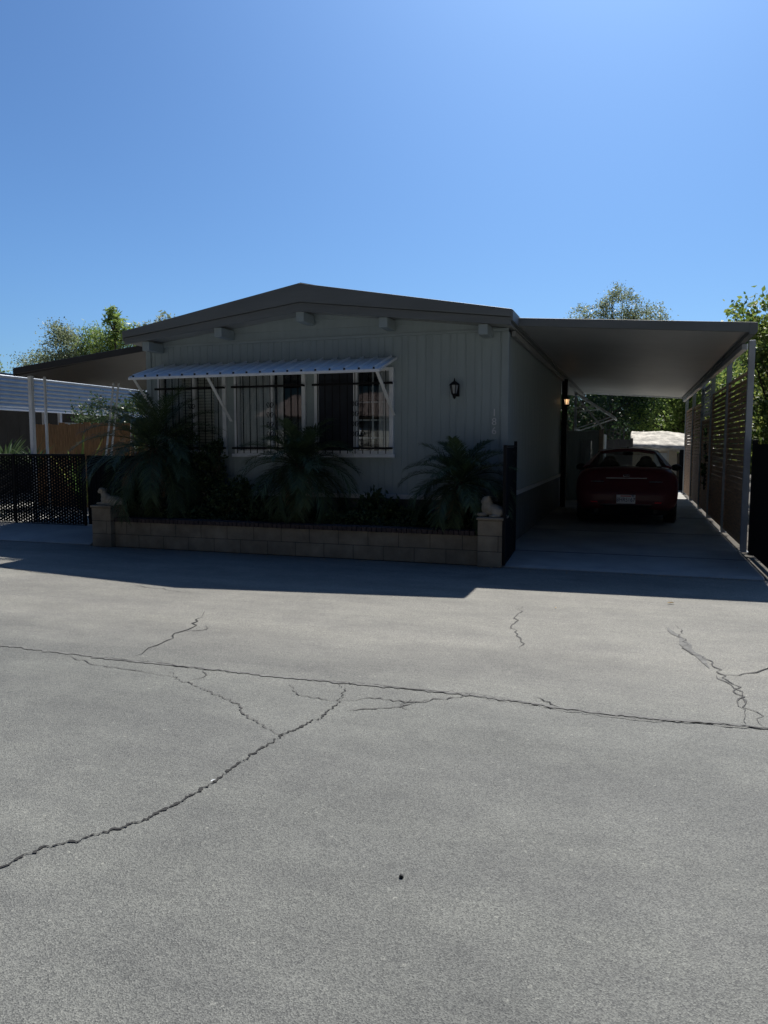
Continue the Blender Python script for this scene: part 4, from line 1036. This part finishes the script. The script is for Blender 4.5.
# distant tree line all round
def wood(name, label, x0, x1, y, z1, n, size, leaf, z0=0, dep=3):
    x = rng.uniform(x0, x1, n); top = z1*(.72+.18*np.sin(x*.35+1)+.10*np.sin(x*1.1+2)+.06*np.sin(x*2.7))
    z = z0+(top-z0)*rng.uniform(0,1,n)**.7; P = np.stack([x, y+rng.normal(size=n)*dep*.4, z],1)
    P += rng.normal(size=P.shape)*.15
    V, F = leaves(P, size, .6); o = np_mesh(name, V, F, M[leaf]); tag(o, label, 'wood', kind='stuff')
wood('far_trees', 'low far line of trees behind the homes', -70, -27, 60, 5.0, 9000, .7, 'leafd')
wood('far_trees', 'low far line of trees seen beyond the back yard', -14, 30, 48, 6.2, 30000, .50, 'leafd')
# bamboo-like bright shoots behind gate, agave
strappy('bright yellow green shoots standing behind the black gate', -10.05, 11.6, .2, 16, 1.5, 'leafy', 'plant', .08, 'bright_plant', .25, 1.2)
strappy('dark spiky plant behind the black gate at the far left', -11.15, 11.6, .95, 40, .75, 'shrub', 'plant', .06, 'spiky_plant', .5)
strappy('dark spiky plant cut by the left edge of the picture', -11.95, 11.7, .95, 50, .90, 'shrub', 'plant', .06, 'spiky_plant', .5)
for x, z in ((-11.2,.75),(-12.4,.7)):
    pass
strappy('wispy straw-green tuft at the lower left corner of the gate', -10.32, 9.72, .13, 40, .5, 'leafg', 'plant', .012, 'grass_tuft', .7)

# ================================================================== NEIGHBOUR ON THE LEFT
nh = thing('neighbour_home', 'dark neighbouring home on the left beyond its corrugated patio cover', 'house', (-16, 15, 0))
V, F = ribwall(9, 27, .0, 2.9, pitch=.4, gw=.015)
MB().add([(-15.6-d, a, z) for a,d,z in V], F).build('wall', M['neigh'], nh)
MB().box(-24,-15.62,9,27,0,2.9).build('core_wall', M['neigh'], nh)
MB().prism([(-24.3,2.95),(-20,3.3),(-15.3,2.95),(-15.3,3.07),(-20,3.44),(-24.3,3.07)], 8.7, 27.3).build('roof', M['fascia'], nh)
for y in (13.4, 17.2):
    w_ = MB().box(-15.60,-15.57,y,y+1.3,1.0,2.1).build('window', M['greyp'], nh, bevel=.004)
    MB().box(-15.568,-15.562,y+.06,y+1.24,1.06,2.04).build('pane', M['glass'], w_)
nc = thing('neighbour_patio_cover', 'silver corrugated metal patio cover edge along the neighbouring home', 'patio cover', (-13, 15, 0))
mb = MB(); V = []; z = 2.24; k = 0
zs = [(2.24+.725*i/64, .0135*math.sin(2*math.pi*i/8)) for i in range(65)]
for z, dxx in zs: V += [(-13.0-dxx, 10.6, z), (-13.0-dxx, 23, z)]
mb.add(V, [(2*i,2*i+1,2*i+3,2*i+2) for i in range(len(zs)-1)]); mb.build('corrugated_valance', M['valance'], nc, smooth=True, fixn=False)
MB().box(-15.55,-13.20,10.6,23,2.97,3.02).build('roof_panel', M['corr'], nc)
MB().box(-13.24,-13.17,10.58,23,2.95,3.03).build('edge_trim', M['fascia'], nc)
MB().box(-13.02,-12.97,10.59,23,2.205,2.238).build('edge_rail', M['white'], nc)
for y in (11.2, 13.9, 14.4, 17.0, 20.0): MB().box(-13.10,-13.03,y,y+.07,0,2.22).build('post', M['greyp'], nc)
nf = thing('wood_fence', 'reddish brown upright board fence behind the left patio posts', 'fence', (-11, 12.6, 0))
mb = MB(); x = -12.1
while x < -9.7:
    wv = random.uniform(.06,.10); mb.box(x, x+wv-.006, 12.6+random.uniform(-.006,.006), 12.62, .05, 1.90+random.uniform(-.03,.02)); x += wv
mb.build('boards', M['fence'], nf)
MB().box(-12.1,-9.7,12.625,12.66,1.5,1.57).build('rail', M['fence'], nf)
MB().box(-12.1,-9.7,12.625,12.66,.4,.47).build('rail', M['fence'], nf)

# ================================================================== ACROSS THE STREET (mirrored in the window panes)
oh = thing('opposite_home', 'pale home with a terracotta roof across the street, mirrored in the window panes', 'house', (-4, -12, 0))
mb = MB().box(-16, 9, -18, -11, 0, 2.7); mb.build('wall', M['oppo'], oh)
mb = MB().prism([(-10.5,2.7),(-14.5,3.9),(-18.5,2.7)], -16.5, 9.5, 'x'); mb.build('roof', M['tile'], oh)
for x in (-13,-8,-2,4):
    w_ = MB().box(x, x+1.6, -11.0, -10.95, 1.0, 2.2).build('window', M['white'], oh)
    MB().box(x+.08, x+1.52, -10.948, -10.94, 1.08, 2.12).build('pane', M['glass'], w_)
